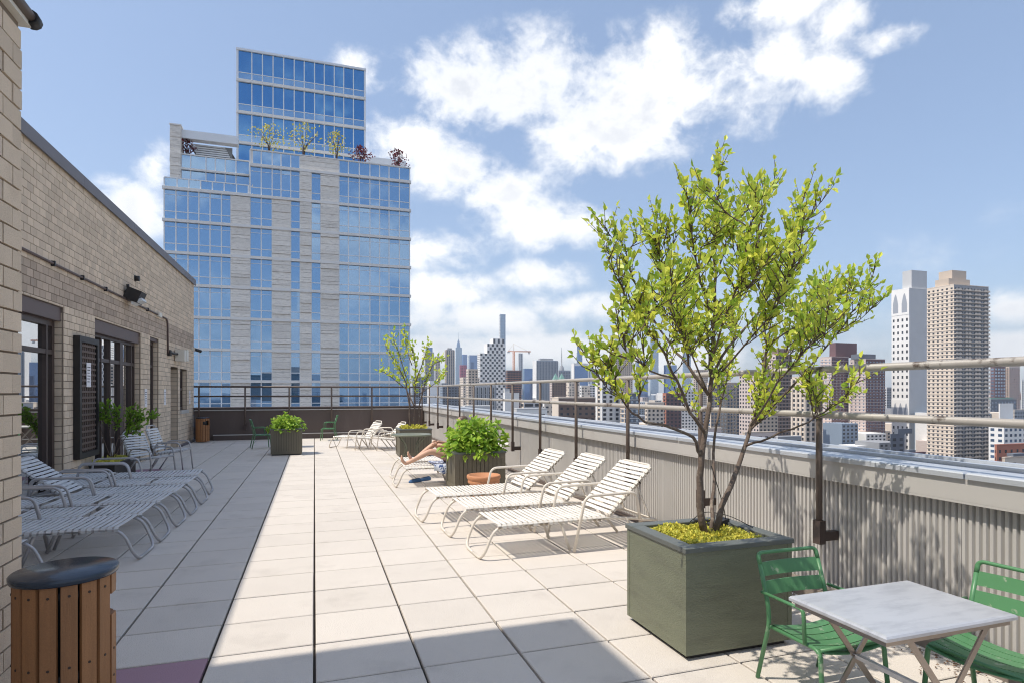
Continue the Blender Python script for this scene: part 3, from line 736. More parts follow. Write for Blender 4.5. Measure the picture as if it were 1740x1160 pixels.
# ------------------------------------------------------------------ green metal chairs
def make_green_chair():
    """faces +x, seat 0.41 high"""
    root = thing('metal_chair', 'x', 'chair'); h = .205; T = .0125; zs = .405
    for s in (-1, 1):
        a = MB(); a.tube(fillet([(-.305, s * (h + .01), .008), (-.215, s * h, .40), (-.225, s * h, .52), (-.30, s * h, .775)], .12, 5), T, 10); a.build('rear_leg', 'green_paint', root)
        a = MB(); a.tube(fillet([(.205, s * (h + .012), .008), (.175, s * h, zs - .012), (-.20, s * h, zs - .02)], .05, 6), T, 10); a.build('front_leg', 'green_paint', root)
        a = MB(); y = s * (h + .026)
        a.tube(fillet([(-.245, y, .60), (.07, y, .605), (.085, y, .585), (.095, y, zs)], .06, 6), .0105, 10)
        a.build('arm', 'green_paint', root)
    b = MB(); b.tube(fillet([(-.297, -h, .765), (-.318, -h, .835), (-.318, h, .835), (-.297, h, .765)], .07, 7), T, 10); b.build('back_hoop', 'green_paint', root)
    def back_slat(z0, z1, x):
        b = MB(); n = 8; dx = (z1 - z0) * -.29
        for k in range(n):
            ya = -h + .41 * k / n; yb = -h + .41 * (k + 1) / n
            ca = .022 * math.sin(pi * k / n); cb = .022 * math.sin(pi * (k + 1) / n)
            p = [(x - ca, ya, z0), (x - cb, yb, z0), (x - cb + dx, yb, z1), (x - ca + dx, ya, z1)]
            b.quad(*p); q = [(u - .006, v, w) for (u, v, w) in p]; b.quad(q[3], q[2], q[1], q[0])
            b.quad(p[3], p[2], q[2], q[3]); b.quad(p[1], p[0], q[0], q[1])
        return b.build('back_slat', 'green_paint', root)
    back_slat(.69, .775, -.272); back_slat(.575, .66, -.238)
    xs = [-.19, -.115, -.035, .045, .125]; ws = [.066, .072, .072, .072, .076]
    for k, (x, w) in enumerate(zip(xs, ws)):
        b = MB(); n = 8
        for j in range(n):
            ya = -h + .41 * j / n; yb = -h + .41 * (j + 1) / n
            za = zs - .026 * math.sin(pi * j / n); zb = zs - .026 * math.sin(pi * (j + 1) / n)
            dz = .014 if k == 4 else 0
            p = [(x, ya, za), (x + w, ya, za - dz), (x + w, yb, zb - dz), (x, yb, zb)]
            b.quad(*p); q = [(u, v, w_ - .005) for (u, v, w_) in p]; b.quad(q[3], q[2], q[1], q[0])
            b.quad(p[2], p[1], q[1], q[2]); b.quad(p[0], p[3], q[3], q[0])
        b.build('seat_slat', 'green_paint', root)
    a = MB(); a.tube([(.172, -h, zs - .012), (.172, h, zs - .012)], T, 8); a.build('front_rail', 'green_paint', root)
    return root
gc = make_green_chair(); gc.location = (2.61, 2.50, 0); gc.scale = (.92, 1.0, .85); gc.rotation_euler = (0, 0, R(-91)); tag(gc, 'green metal armchair between the tree planter and the grey folding table')
g2 = copy_tree(gc); g2.location = (3.175, 2.045, 0); g2.rotation_euler = (0, 0, R(187)); tag(g2, 'green metal armchair by the corrugated parapet across the grey folding table')
g3 = copy_tree(gc); g3.scale = (1, 1, 1); g3.location = (0.42, 20.9, 0); g3.rotation_euler = (0, 0, R(172)); tag(g3, 'green metal armchair alone before the brown back parapet')
g4 = copy_tree(gc); g4.scale = (1, 1, 1); g4.location = (-1.42, 18.5, 0); g4.rotation_euler = (0, 0, R(12)); tag(g4, 'green metal armchair half hidden behind the far left bush planter')

# grey folding table
ft = thing('folding_table', 'grey metal folding table with crossed flat legs by the green chairs', 'table', (2.585, 2.07, 0))
b = MB(); hx, hy, zt = .39, .262, .64
ring = lambda g, z: [(-hx + g, -hy + g, z), (hx - g, -hy + g, z), (hx - g, hy - g, z), (-hx + g, hy - g, z)]
lv = [ring(.012, zt - .03), ring(0, zt - .022), ring(0, zt - .010), ring(.006, zt - .002), ring(.016, zt)]
for k in range(len(lv) - 1):
    for j in range(4): b.quad(lv[k][j], lv[k][(j + 1) % 4], lv[k + 1][(j + 1) % 4], lv[k + 1][j])
b.face(lv[-1]); b.face(lv[0][::-1]); b.build('top', 'table_grey', ft)
b = MB()
for (a, c, d, e) in ((-hx + .02, hx - .02, -hy + .02, -hy + .04), (-hx + .02, hx - .02, hy - .04, hy - .02), (-hx + .02, -hx + .04, -hy + .04, hy - .04), (hx - .04, hx - .02, -hy + .04, hy - .04)): b.box(a, c, d, e, zt - .05, zt - .031)
b.build('apron', 'steel_strip', ft)
for s in (-1, 1):
    for q in (-1, 1):
        yy = s * (hy - .03) + q * .004
        b = MB(); b.bar((q * -.24, yy, zt - .04), (q * .24, yy, .01), .006, .026, (0, 1, 0)); 
        b = MB(); b.obox((0, yy, (zt - .03) / 2), ((q * .23), 0, -(zt - .05) / 2), (0, .004, 0), (.012, 0, .012 * q * .6)); b.build('leg', 'steel_strip', ft)
for (a, c_, z0, z1) in ((-.22, -.195, .075, .10), (.20, .225, .075, .10), (-.012, .012, zt / 2 - .024, zt / 2 - .004)):
    b = MB(); b.box(a, c_, -hy + .03, hy - .03, z0, z1); b.build('cross_bar', 'table_grey', ft)

# small tables far back
rt = thing('round_table', 'round pale green metal table with curved legs before the far tree planter', 'table', (2.12, 13.75, 0))
b = MB(); b.lathe([(.0, .655), (.44, .655), (.46, .648), (.46, .625), (.44, .618), (.0, .618)], 28); b.build('top', 'planter_green', rt)
for k in range(4):
    a = pi / 4 + k * pi / 2; ca, sa = math.cos(a), math.sin(a)
    b = MB(); b.tube(fillet([(.40 * ca, .40 * sa, .62), (.12 * ca, .12 * sa, .34), (.30 * ca, .30 * sa, .012)], .25, 7), .013, 8); b.build('leg', 'planter_green', rt)
bt = thing('bistro_table', 'small pale table behind the far left bush planter', 'table', (-.78, 18.7, 0))
b = MB(); b.bbox(-.33, .33, -.33, .33, .70, .735, .006); b.build('top', 'white_box', bt)
for q in (-1, 1):
    for s in (-1, 1):
        b = MB(); b.obox((0, s * .29, .355), (q * .27, 0, -.345), (0, .006, 0), (.014, 0, .01)); b.build('leg', 'steel_strip', bt)

# ------------------------------------------------------------------ slatted bins
def make_bin(open_dir):
    root = thing('litter_bin', 'x', 'bin'); rad = .187; hgt = .80; n = 16
    b = MB(); b.lathe([(.0, .02), (rad - .05, .02), (rad - .05, hgt - .02)], 24); b.build('liner', 'black_metal', root)
    for k in range(n):
        a = 2 * pi * k / n; dd = abs((a - open_dir + pi) % (2 * pi) - pi); w = 2 * pi * rad / n - .012
        spans = [(.03, hgt - .035)]
        if dd < .36: spans = [(.03, hgt - .25), (hgt - .10, hgt - .035)]
        elif dd < .60: spans = [(.03, hgt - .23), (hgt - .13, hgt - .035)]
        for (z0, z1) in spans:
            b = MB(); u = Vector((math.cos(a), math.sin(a), 0)); v = Vector((-math.sin(a), math.cos(a), 0))
            b.obox(u * rad + Vector((0, 0, (z0 + z1) / 2)), u * .010, v * w / 2, (0, 0, (z1 - z0) / 2)); sl = b.build('slat', 'cedar', root)
            if z1 - z0 > .3:
                b = MB()
                for z in (z1 - .045 if z1 > hgt - .1 else z1 - .3, .40, .08):
                    p = u * (rad + .0095) + Vector((0, 0, z)); b.tube([p, p + u * .003], .006, 8)
                b.build('screw', 'screw', sl)
    b = MB(); b.lathe([(rad - .012, .03), (rad - .012, .05), (rad - .04, .05)], 24); b.lathe([(rad - .012, .33), (rad - .012, .36)], 24); b.lathe([(rad - .014, .70), (rad - .014, .73)], 24); b.build('hoop', 'black_metal', root)
    b = MB(); b.lathe([(rad - .03, hgt - .034), (rad + .022, hgt - .032), (rad + .026, hgt - .02), (rad + .026, hgt - .008), (rad + .018, hgt), (.001, hgt + .002)], 40); b.build('lid', 'bin_lid', root)
    return root
o = make_bin(R(25)); o.location = (-1.115, 3.33, 0); tag(o, 'round cedar slat bin with dark blue lid beside the brick pier')
o = make_bin(R(-40)); o.location = (-3.42, 21.35, 0); tag(o, 'round cedar slat bin in the far corner by the brown parapet')
# ------------------------------------------------------------------ planters
def planter(label, x0, x1, y0, y1, h, boards=True, rim='planter_rim', body='planter_dark', rw=.075):
    cx, cy = (x0 + x1) / 2, (y0 + y1) / 2; hx, hy = (x1 - x0) / 2, (y1 - y0) / 2
    t = thing('planter_box', label, 'planter', (cx, cy, 0)); b0 = .03
    m = MB(); m.box(-hx + .03, hx - .03, -hy + .03, hy - .03, 0, b0 + .01); m.build('plinth', 'black_metal', t)
    if boards:
        m = MB(); m.box(-hx + .02, hx - .02, -hy + .02, hy - .02, b0, h - .10); m.build('carcass', 'black_metal', t)
        fr = MB(); f = .075
        for s in (-1, 1):
            fr.box(-hx, -hx + f, min(s * hy, s * (hy - .03)), max(s * hy, s * (hy - .03)), b0, h - .03); fr.box(hx - f, hx, min(s * hy, s * (hy - .03)), max(s * hy, s * (hy - .03)), b0, h - .03)
            fr.box(-hx + f, hx - f, min(s * hy, s * (hy - .03)), max(s * hy, s * (hy - .03)), b0, b0 + f); fr.box(-hx + f, hx - f, min(s * hy, s * (hy - .03)), max(s * hy, s * (hy - .03)), h - .03 - f, h - .03)
            fr.box(min(s * (hx - .001), s * (hx - .03)), max(s * (hx - .001), s * (hx - .03)), -hy + .031, -hy + .031 + f, b0, h - .03); fr.box(min(s * (hx - .001), s * (hx - .03)), max(s * (hx - .001), s * (hx - .03)), hy - f - .031, hy - .031, b0, h - .03)
            fr.box(min(s * (hx - .001), s * (hx - .03)), max(s * (hx - .001), s * (hx - .03)), -hy + f + .031, hy - f - .031, b0, b0 + f); fr.box(min(s * (hx - .001), s * (hx - .03)), max(s * (hx - .001), s * (hx - .03)), -hy + f + .031, hy - f - .031, h - .03 - f, h - .03)
        fr.build('frame', body, t)
        n = 10; w = (2 * hx - 2 * f) / n
        b = MB(); b.box(-w / 2 + .004, w / 2 - .004, -.008, 0, b0 + f, h - .03 - f); pmx = b.build('board', body, mesh_only=True)
        for k in range(n): link('board', pmx, t, (-hx + f + (k + .5) * w, -hy + .012, 0)); 
        n2 = 8; w2 = (2 * hy - 2 * f - .062) / n2
        b = MB(); b.box(0, .008, -w2 / 2 + .004, w2 / 2 - .004, b0 + f, h - .03 - f); pmy = b.build('board', body, mesh_only=True)
        for k in range(n2):
            link('board', pmy, t, (-hx + .012, -hy + f + .031 + (k + .5) * w2, 0)); link('board', pmy, t, (hx - .02, -hy + f + .031 + (k + .5) * w2, 0))
    else:
        for nm, (a, c, d, e) in (('front_panel', (-hx, hx, -hy, -hy + .02)), ('back_panel', (-hx, hx, hy - .02, hy)), ('side_panel', (-hx - .0005, -hx + .02, -hy + .0205, hy - .0205)), ('side_panel', (hx - .02, hx + .0005, -hy + .0205, hy - .0205))):
            m = MB(); m.box(a, c, d, e, b0, h - .031); m.build(nm, body, t)
        for sx in (-1, 1):
            for sy in (-1, 1):
                m = MB(); m.box(sx * hx - .002 if sx < 0 else hx - .03, -hx + .03 if sx < 0 else hx + .002, sy * hy - .002 if sy < 0 else hy - .03, -hy + .03 if sy < 0 else hy + .002, b0 + .001, h - .032); m.build('corner_batten', body, t)
    m = MB(); o = .012
    m.bbox(-hx - o, hx + o, -hy - o, -hy + rw, h - .03, h, .004); m.bbox(-hx - o, hx + o, hy - rw, hy + o, h - .03, h, .004)
    m.bbox(-hx - o, -hx + rw, -hy + rw + .001, hy - rw - .001, h - .03, h, .004); m.bbox(hx - rw, hx + o, -hy + rw + .001, hy - rw - .001, h - .03, h, .004); m.build('rim', rim, t)
    m = MB(); m.box(-hx + rw - .01, hx - rw + .01, -hy + rw - .01, hy - rw + .01, h - .12, h - .045); m.build('soil', 'soil', t)
    return t
planter('large smooth green painted planter box holding the leafy tree beside the metal chairs', 2.135, 2.93, 3.09, 3.80, .685, False, 'planter_rim', 'planter_green', .085)
planter('olive boarded planter box full of broad green leaves beside the terracotta pot', 2.16, 3.02, 9.45, 10.15, .64)
planter('dark green boarded planter box holding a slender tree behind the round table', 2.0, 2.80, 14.85, 15.6, .70)
planter('dark boarded planter box with a low lime bush at the shadow edge', -1.06, -.31, 16.3, 17.0, .68)
planter('low black planter box with a shrub against the glazed doors', -3.72, -3.34, 12.15, 13.45, .36, False, 'black_metal', 'black_metal', .03)

# ------------------------------------------------------------------ leaves
def leaf_pts(base, d, nrm, ln, wd, fold=.25):
    d = d.normalized(); side = d.cross(nrm)
    if side.length < 1e-4: side = d.cross(Vector((1, 0, 0)))
    side.normalize(); nn_ = side.cross(d)
    P = lambda u, v, w=0: base + d * (u * ln) + side * (v * wd) + nn_ * (w * wd)
    tip = P(1, 0, -.18)
    return [P(0, 0), P(.22, .36, fold), P(.52, .44, fold), tip, P(.52, -.44, fold), P(.22, -.36, fold)]
def add_leaf(b, base, d, nrm, ln, wd):
    p = leaf_pts(base, d, nrm, ln, wd); i = len(b.v); b.v += [tuple(q) for q in p]
    b.f += [(i, i + 1, i + 2, i + 3), (i, i + 3, i + 4, i + 5)]; b.sm += [False, False]
def rv(r, up=0.0):
    return Vector((r.gauss(0, 1), r.gauss(0, 1), r.gauss(0, 1) + up)).normalized()
def leaf_objects(parent, leaves, mt, origin):
    """single leaves as parts sharing two meshes"""
    b = MB(); add_leaf(b, Vector((0, 0, 0)), Vector((1, 0, 0)), Vector((0, 0, 1)), 1, .8); me = b.build('leaf', mt, mesh_only=True)
    for (p, d, nrm, ln, wd) in leaves:
        d = d.normalized(); side = nrm.cross(d)
        if side.length < 1e-4: side = d.cross(Vector((1, 0, 0)))
        side.normalize(); up_ = d.cross(side)
        mtx = Matrix((d, side, up_)).transposed().to_4x4()
        o = link('leaf', me, parent); o.matrix_local = Matrix.Translation(p - origin) @ mtx @ Matrix.Diagonal((ln, wd / .8, wd / .8, 1))
def tree(label, base, limbs, leafm, seed, leaf_len=.05, twig_n=9, twig_len=(.12, .34), lo=.30, single=0, barkm='bark', cat='tree', name='tree', dens=.026, leafgap=.0, trunks=()):
    """limbs: list of (points, r0, r1, leafy_start)"""
    base = Vector(base); r = random.Random(seed); t = thing(name, label, cat, base)
    tr = MB(); tw = MB(); leaves = []
    for (pts, r0, r1, ls) in limbs:
        pts = [Vector(p) - base for p in pts]
        # smooth the path with small wobbles
        q = []
        for k in range(len(pts) - 1):
            for u in (0, .34, .67):
                p = pts[k].lerp(pts[k + 1], u)
                if u: p = p + rv(r) * (.012 if r0 > .02 else .009)
                q.append(p)
        q.append(pts[-1]); n = len(q)
        tr.tube(q, [(r0 + (r1 - r0) * (k / (n - 1)) ** .8) * .86 for k in range(n)], 7)
        tot = sum((q[k + 1] - q[k]).length for k in range(n - 1)); acc_ = 0
        for k in range(n - 1):
            seg_ = q[k + 1] - q[k]; u0 = acc_ / tot; acc_ += seg_.length
            if u0 < ls: continue
            m_ = int(twig_n * seg_.length / .25 * (.55 + .9 * u0) + r.random())
            for j in range(m_):
                p0 = q[k] + seg_ * r.random(); d0 = (seg_.normalized() * .75 + rv(r) * .9 + Vector((0, 0, .55))).normalized()
                ln = r.uniform(*twig_len) * (1.1 - .55 * u0)
                p1 = p0 + d0 * ln * .5; d1 = (d0 + Vector((0, 0, .35)) + rv(r) * .3).normalized(); p2 = p1 + d1 * ln * .5
                tw.tube([p0, p1, p2], [.0035, .0026, .0014], 4, False)
                nl = max(2, int(ln / dens))
                for i in range(nl):
                    f = (i + r.random()) / nl
                    if f < leafgap: continue
                    pp = p0.lerp(p1, f * 2) if f < .5 else p1.lerp(p2, f * 2 - 1)
                    dd = (d1 * .5 + rv(r, .25)).normalized(); L_ = leaf_len * r.choice((r.uniform(.4, .8), r.uniform(.7, 1.25)))
                    leaves.append((pp, dd, rv(r, 1.0), L_, L_ * r.uniform(.62, .85)))
                leaves.append((p2, d1, rv(r, 1.0), leaf_len * r.uniform(.8, 1.2), leaf_len * .65))
    tr.build('trunk', barkm, t); tag(tw.build('twigs', 'twig', t), kind='stuff')
    leaves.sort(key=lambda a: -a[3])
    if single: leaf_objects(t, [(p + base, d, n_, l_, w_) for (p, d, n_, l_, w_) in leaves[:single]], leafm, base)
    cr = MB()
    for lf in leaves[single:]: add_leaf(cr, *lf)
    tag(cr.build('crown', leafm, t), kind='stuff')
    return t, len(leaves)

# the near tree: limbs read off against the planter's distance, spread in depth
def P3(px, py, dy=0.0): return on_y(px, py, 3.45 + dy * (2.4 if abs(dy) > .05 else 1))
rt_ = random.Random(4)
limbs = [
 ([P3(1197,905), P3(1190,830), P3(1193,770), P3(1200,720), P3(1207,660,.02), P3(1210,600,.03), P3(1215,520,.03), P3(1213,440,.02), P3(1216,350,.02), P3(1222,262,.03)], .032, .005, .40),
 ([P3(1214,905,.02), P3(1235,840,.03), P3(1255,790,.06), P3(1266,757,.08), P3(1276,720,.10), P3(1290,690,.12), P3(1298,640,.12), P3(1302,590,.12)], .027, .008, .55),
 ([P3(1207,905,.04), P3(1213,830,.10), P3(1212,770,.16), P3(1222,700,.20), P3(1236,640,.26), P3(1250,560,.30), P3(1262,480,.33)], .018, .004, .45),
 ([P3(1193,775), P3(1178,742,-.02), P3(1140,726,-.06), P3(1095,716,-.08), P3(1065,690,-.10), P3(1040,650,-.12), P3(1015,605,-.14)], .016, .003, .62),
 ([P3(1198,735), P3(1172,700,-.03), P3(1150,645,-.08), P3(1130,600,-.12), P3(1100,560,-.16), P3(1072,520,-.18), P3(1050,465,-.20)], .015, .003, .42),
 ([P3(1204,670), P3(1170,622,.05), P3(1140,585,.10), P3(1095,520,.14), P3(1068,450,.16), P3(1052,395,.18)], .015, .003, .35),
 ([P3(1207,640), P3(1237,590,.0), P3(1290,530,-.04), P3(1320,470,-.06), P3(1350,400,-.08), P3(1368,325,-.08)], .013, .003, .38),
 ([P3(1212,560), P3(1190,480,-.06), P3(1176,400,-.10), P3(1168,330,-.10)], .010, .003, .2),
 ([P3(1213,480), P3(1235,420,.05), P3(1262,365,.08), P3(1285,330,.1)], .008, .003, .15),
 ([P3(1276,722,.1), P3(1320,682,.06), P3(1370,630,.02), P3(1420,570,-.02), P3(1462,515,-.04), P3(1487,455,-.06)], .014, .003, .40),
 ([P3(1290,690,.1), P3(1330,610,.14), P3(1370,550,.18), P3(1385,485,.2)], .011, .003, .35),
 ([P3(1266,757,.08), P3(1310,742,.0), P3(1360,722,-.06), P3(1400,700,-.1), P3(1440,668,-.12)], .012, .003, .55),
 ([P3(1298,640,.12), P3(1308,560,.16), P3(1318,490,.2), P3(1330,440,.22)], .010, .003, .25),
 ([P3(1302,590,.12), P3(1345,560,.05), P3(1400,520,.0), P3(1440,500,-.02)], .009, .003, .3),
 ([P3(1150,645,-.08), P3(1105,630,-.2), P3(1065,600,-.26), P3(1050,560,-.3)], .008, .003, .35),
 ([P3(1170,622,.05), P3(1160,540,.0), P3(1130,470,-.02), P3(1112,410,-.04)], .009, .003, .3),
 ([P3(1215,520,.03), P3(1245,500,-.12), P3(1280,450,-.2), P3(1290,400,-.22)], .008, .003, .3),
 ([P3(1216,640,.0), P3(1262,590,-.2), P3(1320,520,-.3), P3(1352,440,-.34)], .009, .003, .35),
 ([P3(1212,600,.0), P3(1232,540,-.22), P3(1262,450,-.32), P3(1280,370,-.34)], .009, .003, .3),
 ([P3(1276,722,.0), P3(1320,650,-.2), P3(1372,590,-.3), P3(1420,545,-.34)], .009, .003, .4),
 ([P3(1200,660,.0), P3(1165,580,-.22), P3(1130,500,-.3)], .008, .003, .35),
 ([P3(1210,600,.03), P3(1180,560,.2), P3(1150,500,.3), P3(1120,450,.34)], .008, .003, .3),
]
r2 = random.Random(21)
for (pts, r0, r1, ls) in list(limbs)[:21]:
    n_ = len(pts)
    for q in range(4):
        u = r2.uniform(max(ls - .08, .3), .93) * (n_ - 1); k = int(u); p = pts[k].lerp(pts[k + 1], u - k)
        dr = ((pts[k + 1] - pts[k]).normalized() * .7 + Vector((r2.gauss(0, .7), r2.gauss(0, .85), r2.uniform(.1, .9)))).normalized(); ln = r2.uniform(.18, .40)
        p1 = p + dr * ln * .5; p2 = p1 + (dr + Vector((0, 0, .45))).normalized() * ln * .5
        limbs.append(([p, p1, p2], max(r1 * 1.3, .0045), .002, .12))
T1 = tree('bright spring-green leafy tree with dark forked trunks in the large green planter', (on_y(1203, 905, 3.45).x, 3.45, .60), limbs, 'leaf_spring', 12, leaf_len=.050, twig_n=9.6, twig_len=(.09, .29), single=292, dens=.027, leafgap=.16)
# far tree
def P4(px, py, dy=0.0): return on_y(px, py, 15.2 + dy)
limbs = [([P4(703,735), P4(704,700), P4(706,660), P4(706,620), P4(700,590)], .035, .008, .35),
 ([P4(712,735), P4(712,690), P4(722,650), P4(735,620), P4(752,610)], .03, .007, .45),
 ([P4(697,735), P4(696,690), P4(690,650), P4(672,615), P4(655,590)], .03, .007, .40),
 ([P4(704,690), P4(690,660,.3), P4(665,640,.4), P4(648,630,.4)], .02, .006, .4),
 ([P4(706,650), P4(720,610,-.3), P4(728,590,-.3)], .02, .006, .3),
 ([P4(700,620), P4(690,590,.2), P4(688,570,.3)], .015, .006, .2),
 ([P4(690,640), P4(678,600,-.4), P4(668,575,-.4)], .015, .006, .2),
 ([P4(712,670), P4(740,650,.3), P4(758,635,.3)], .015, .006, .3)]
tree('slender pale green tree in the planter behind the round table', (on_y(704, 735, 15.2).x, 15.2, .6), limbs, 'leaf_spring', 5, leaf_len=.105, twig_n=4.2, twig_len=(.2, .5), dens=.07)

def bush(label, c, rx, ry, h, n, ln, leafm, seed, single=0, flat=.6):
    r = random.Random(seed); c = Vector(c); t = thing('bush', label, 'bush', c); leaves = []
    st = MB()
    for k in range(14):
        a = r.random() * 2 * pi; u = r.random() ** .5 * .7
        st.tube([(0.3 * u * rx * math.cos(a), .3 * u * ry * math.sin(a), -.05), (u * rx * math.cos(a), u * ry * math.sin(a), h * .7)], .006, 5)
    st.build('stem', 'twig', t)
    for k in range(n):
        while True:
            x, y, z = r.uniform(-1, 1), r.uniform(-1, 1), r.uniform(-.05, 1); q = x * x + y * y + z * z * .9
            if q < 1 and q > .15: break
        lump = 1 + .16 * math.sin(7 * x + seed) * math.sin(6 * y + 2) + .10 * math.sin(13 * x + 9 * z)
        p = Vector((x * rx, y * ry, z * h)) * lump; d = (Vector((x, y, z * .6)) + rv(r) * .7 + Vector((0, 0, -.15))).normalized()
        L_ = ln * r.uniform(.6, 1.2); leaves.append((p, d, (Vector((x, y, 1.3)) + rv(r) * .5).normalized(), L_, L_ * r.uniform(.62, .85)))
    leaves.sort(key=lambda a: -a[3])
    if single: leaf_objects(t, [(p + c, d, n_, l_, w_) for (p, d, n_, l_, w_) in leaves[:single]], leafm, c)
    b = MB()
    for lf in leaves[single:]: add_leaf(b, *lf)
    tag(b.build('foliage', leafm, t), kind='stuff'); return t
bush('dense bush of broad bright green leaves in the olive planter', (2.60, 9.8, .58), .50, .42, .56, 1100, .12, 'leaf_hydrangea', 3, 200)
bush('low rounded lime green bush in the dark planter at the shadow edge', (-.69, 16.62, .62), .38, .36, .38, 620, .11, 'leaf_hydrangea', 8)
def P5(px, py, dy=0.0): return on_y(px, py, 12.7 + dy)
limbs = [([P5(190,775), P5(187,740), P5(182,705), P5(178,690)], .012, .004, .5), ([P5(193,775), P5(200,745), P5(214,725), P5(240,712), P5(262,710)], .012, .004, .5),
 ([P5(188,775), P5(176,745), P5(168,715), P5(165,700)], .010, .004, .55), ([P5(196,775), P5(208,750), P5(222,730), P5(232,715)], .010, .004, .45),
 ([P5(192,775), P5(194,740), P5(200,715), P5(198,698)], .010, .004, .5), ([P5(200,745), P5(225,735,.2), P5(240,725,.3)], .008, .004, .2), ([P5(214,725), P5(225,705,-.2), P5(235,700,-.2)], .008, .004, .2)]
tree('low leafy maple shrub leaning out of the black planter by the doors', (on_y(193, 775, 12.7).x, 12.7, .33), limbs, 'leaf_maple', 9, leaf_len=.08, twig_n=9.5, twig_len=(.10, .26), dens=.032, name='shrub', cat='shrub')
# ground cover in the planters
def sedum(label, x0, x1, y0, y1, z, n, seed, ln=.022, hmax=.05):
    r = random.Random(seed); b = MB()
    for k in range(n):
        p = Vector((r.uniform(x0, x1), r.uniform(y0, y1), 0)); hh = .5 + .5 * math.sin(p.x * 21 + seed) * math.sin(p.y * 17 + 1)
        if hh < .13: continue
        p.z = z + hmax * hh * r.random(); add_leaf(b, p, rv(r, .9), rv(r, 1), ln * r.uniform(.7, 1.4), ln * .8)
    o = b.build('ground_cover', 'sedum'); tag(o, label, 'ground cover', kind='stuff')
sedum('yellow-green sedum covering the soil of the large green tree planter', 2.23, 2.80, 3.19, 3.71, .645, 5200, 1)
sedum('yellow sedum covering the soil around the slender far tree', 2.09, 2.71, 14.95, 15.5, .66, 1800, 2, .05, .12)
sedum('low yellow-green sedum in the black planter by the doors', -3.68, -3.38, 12.2, 13.4, .32, 1800, 3, .045, .10)
cb = thing('tie_wire', 'thin dark wire looping over the rim of the large green planter', 'wire', (2.75, 3.5, .68))
m = MB(); m.tube(fillet([(-.20, -.1, .45), (.02, .05, .12), (.12, .16, .0)], .1), .003, 5); m.tube(fillet([(-.15, .22, 0), (-.05, .2, .08), (.1, .1, .06), (.14, -.1, .01)], .08), .003, 5); m.build('strand', 'cable', cb)
m = MB(); m.obox((.02, .12, .0), (.09, .03, .01), (-.01, .03, 0), (0, 0, .02)); m.obox((-.05, .2, .0), (.06, -.02, 0), (.01, .025, 0), (0, 0, .018)); m.build('stake', 'black_metal', cb)

# terracotta pot
tp = thing('flower_pot', 'large terracotta flower pot with double rim in front of the olive planter', 'pot', (2.44, 8.72, 0))
m = MB(); m.lathe([(.01, 0), (.155, 0), (.165, .012), (.215, .25), (.238, .252), (.243, .262), (.243, .285), (.236, .295), (.25, .315), (.258, .33), (.258, .36), (.25, .372), (.225, .372), (.21, .31), (.01, .30)], 36); m.build('body', 'terracotta', tp)
m = MB(); m.lathe([(.212, .31), (.1, .325), (.001, .33)], 24); m.build('soil', 'soil', tp)

# ------------------------------------------------------------------ sunbather on the lounger
def skin_body(name, verts, edges, radii, mt, parent, root=0, sub=2):
    me = bpy.data.meshes.new(name); me.from_pydata(verts, edges, []); me.materials.append(MAT[mt])
    o = bpy.data.objects.new(name, me); COL.objects.link(o); o.parent = parent
    md = o.modifiers.new('skin', 'SKIN'); md.use_smooth_shade = True
    for k, rd in enumerate(radii):
        sv = me.skin_vertices[0].data[k]; sv.radius = (rd, rd) if isinstance(rd, (int, float)) else rd; sv.use_root = (k == root)
    ss = o.modifiers.new('sub', 'SUBSURF'); ss.levels = sub; ss.render_levels = sub
    return o
pe = thing('person', 'barefoot person in navy swimwear reclining on a white lounger, legs towards the walkway', 'person', (2.30, 10.45, .36))
# local: +x towards the head, y across, z up; origin at the hips
V = [(.03, 0, .10), (.11, 0, .25), (.19, 0, .41), (.23, 0, .50), (.235, 0, .58),                  # pelvis .. neck
     (.0, -.10, .09), (-.37, -.13, .235), (-.78, -.13, .04), (-.83, -.13, .035), (-.865, -.132, .09), (-.885, -.135, .15),
     (.0, .10, .09), (-.24, .12, .35), (-.60, .13, .075), (-.655, .13, .055), (-.70, .13, .12), (-.735, .13, .185),
     (.20, -.165, .475), (.03, -.21, .30), (-.20, -.07, .33), (-.25, -.045, .335),
     (.20, .165, .475), (.02, .21, .32), (-.19, .06, .37), (-.24, .035, .375)]
E_ = [(0, 1), (1, 2), (2, 3), (3, 4), (0, 5), (5, 6), (6, 7), (7, 8), (8, 9), (9, 10), (0, 11), (11, 12), (12, 13), (13, 14), (14, 15), (15, 16), (3, 17), (17, 18), (18, 19), (19, 20), (3, 21), (21, 22), (22, 23), (23, 24)]
RD = [(.15, .11), (.13, .10), (.15, .11), (.09, .08), .05, .088, .060, .036, .036, (.040, .028), (.034, .018), .088, .060, .036, .036, (.040, .028), (.034, .018), .055, .04, .03, (.036, .022), .055, .04, .03, (.036, .022)]
bo = skin_body('body', V, E_, RD, 'skin', pe)
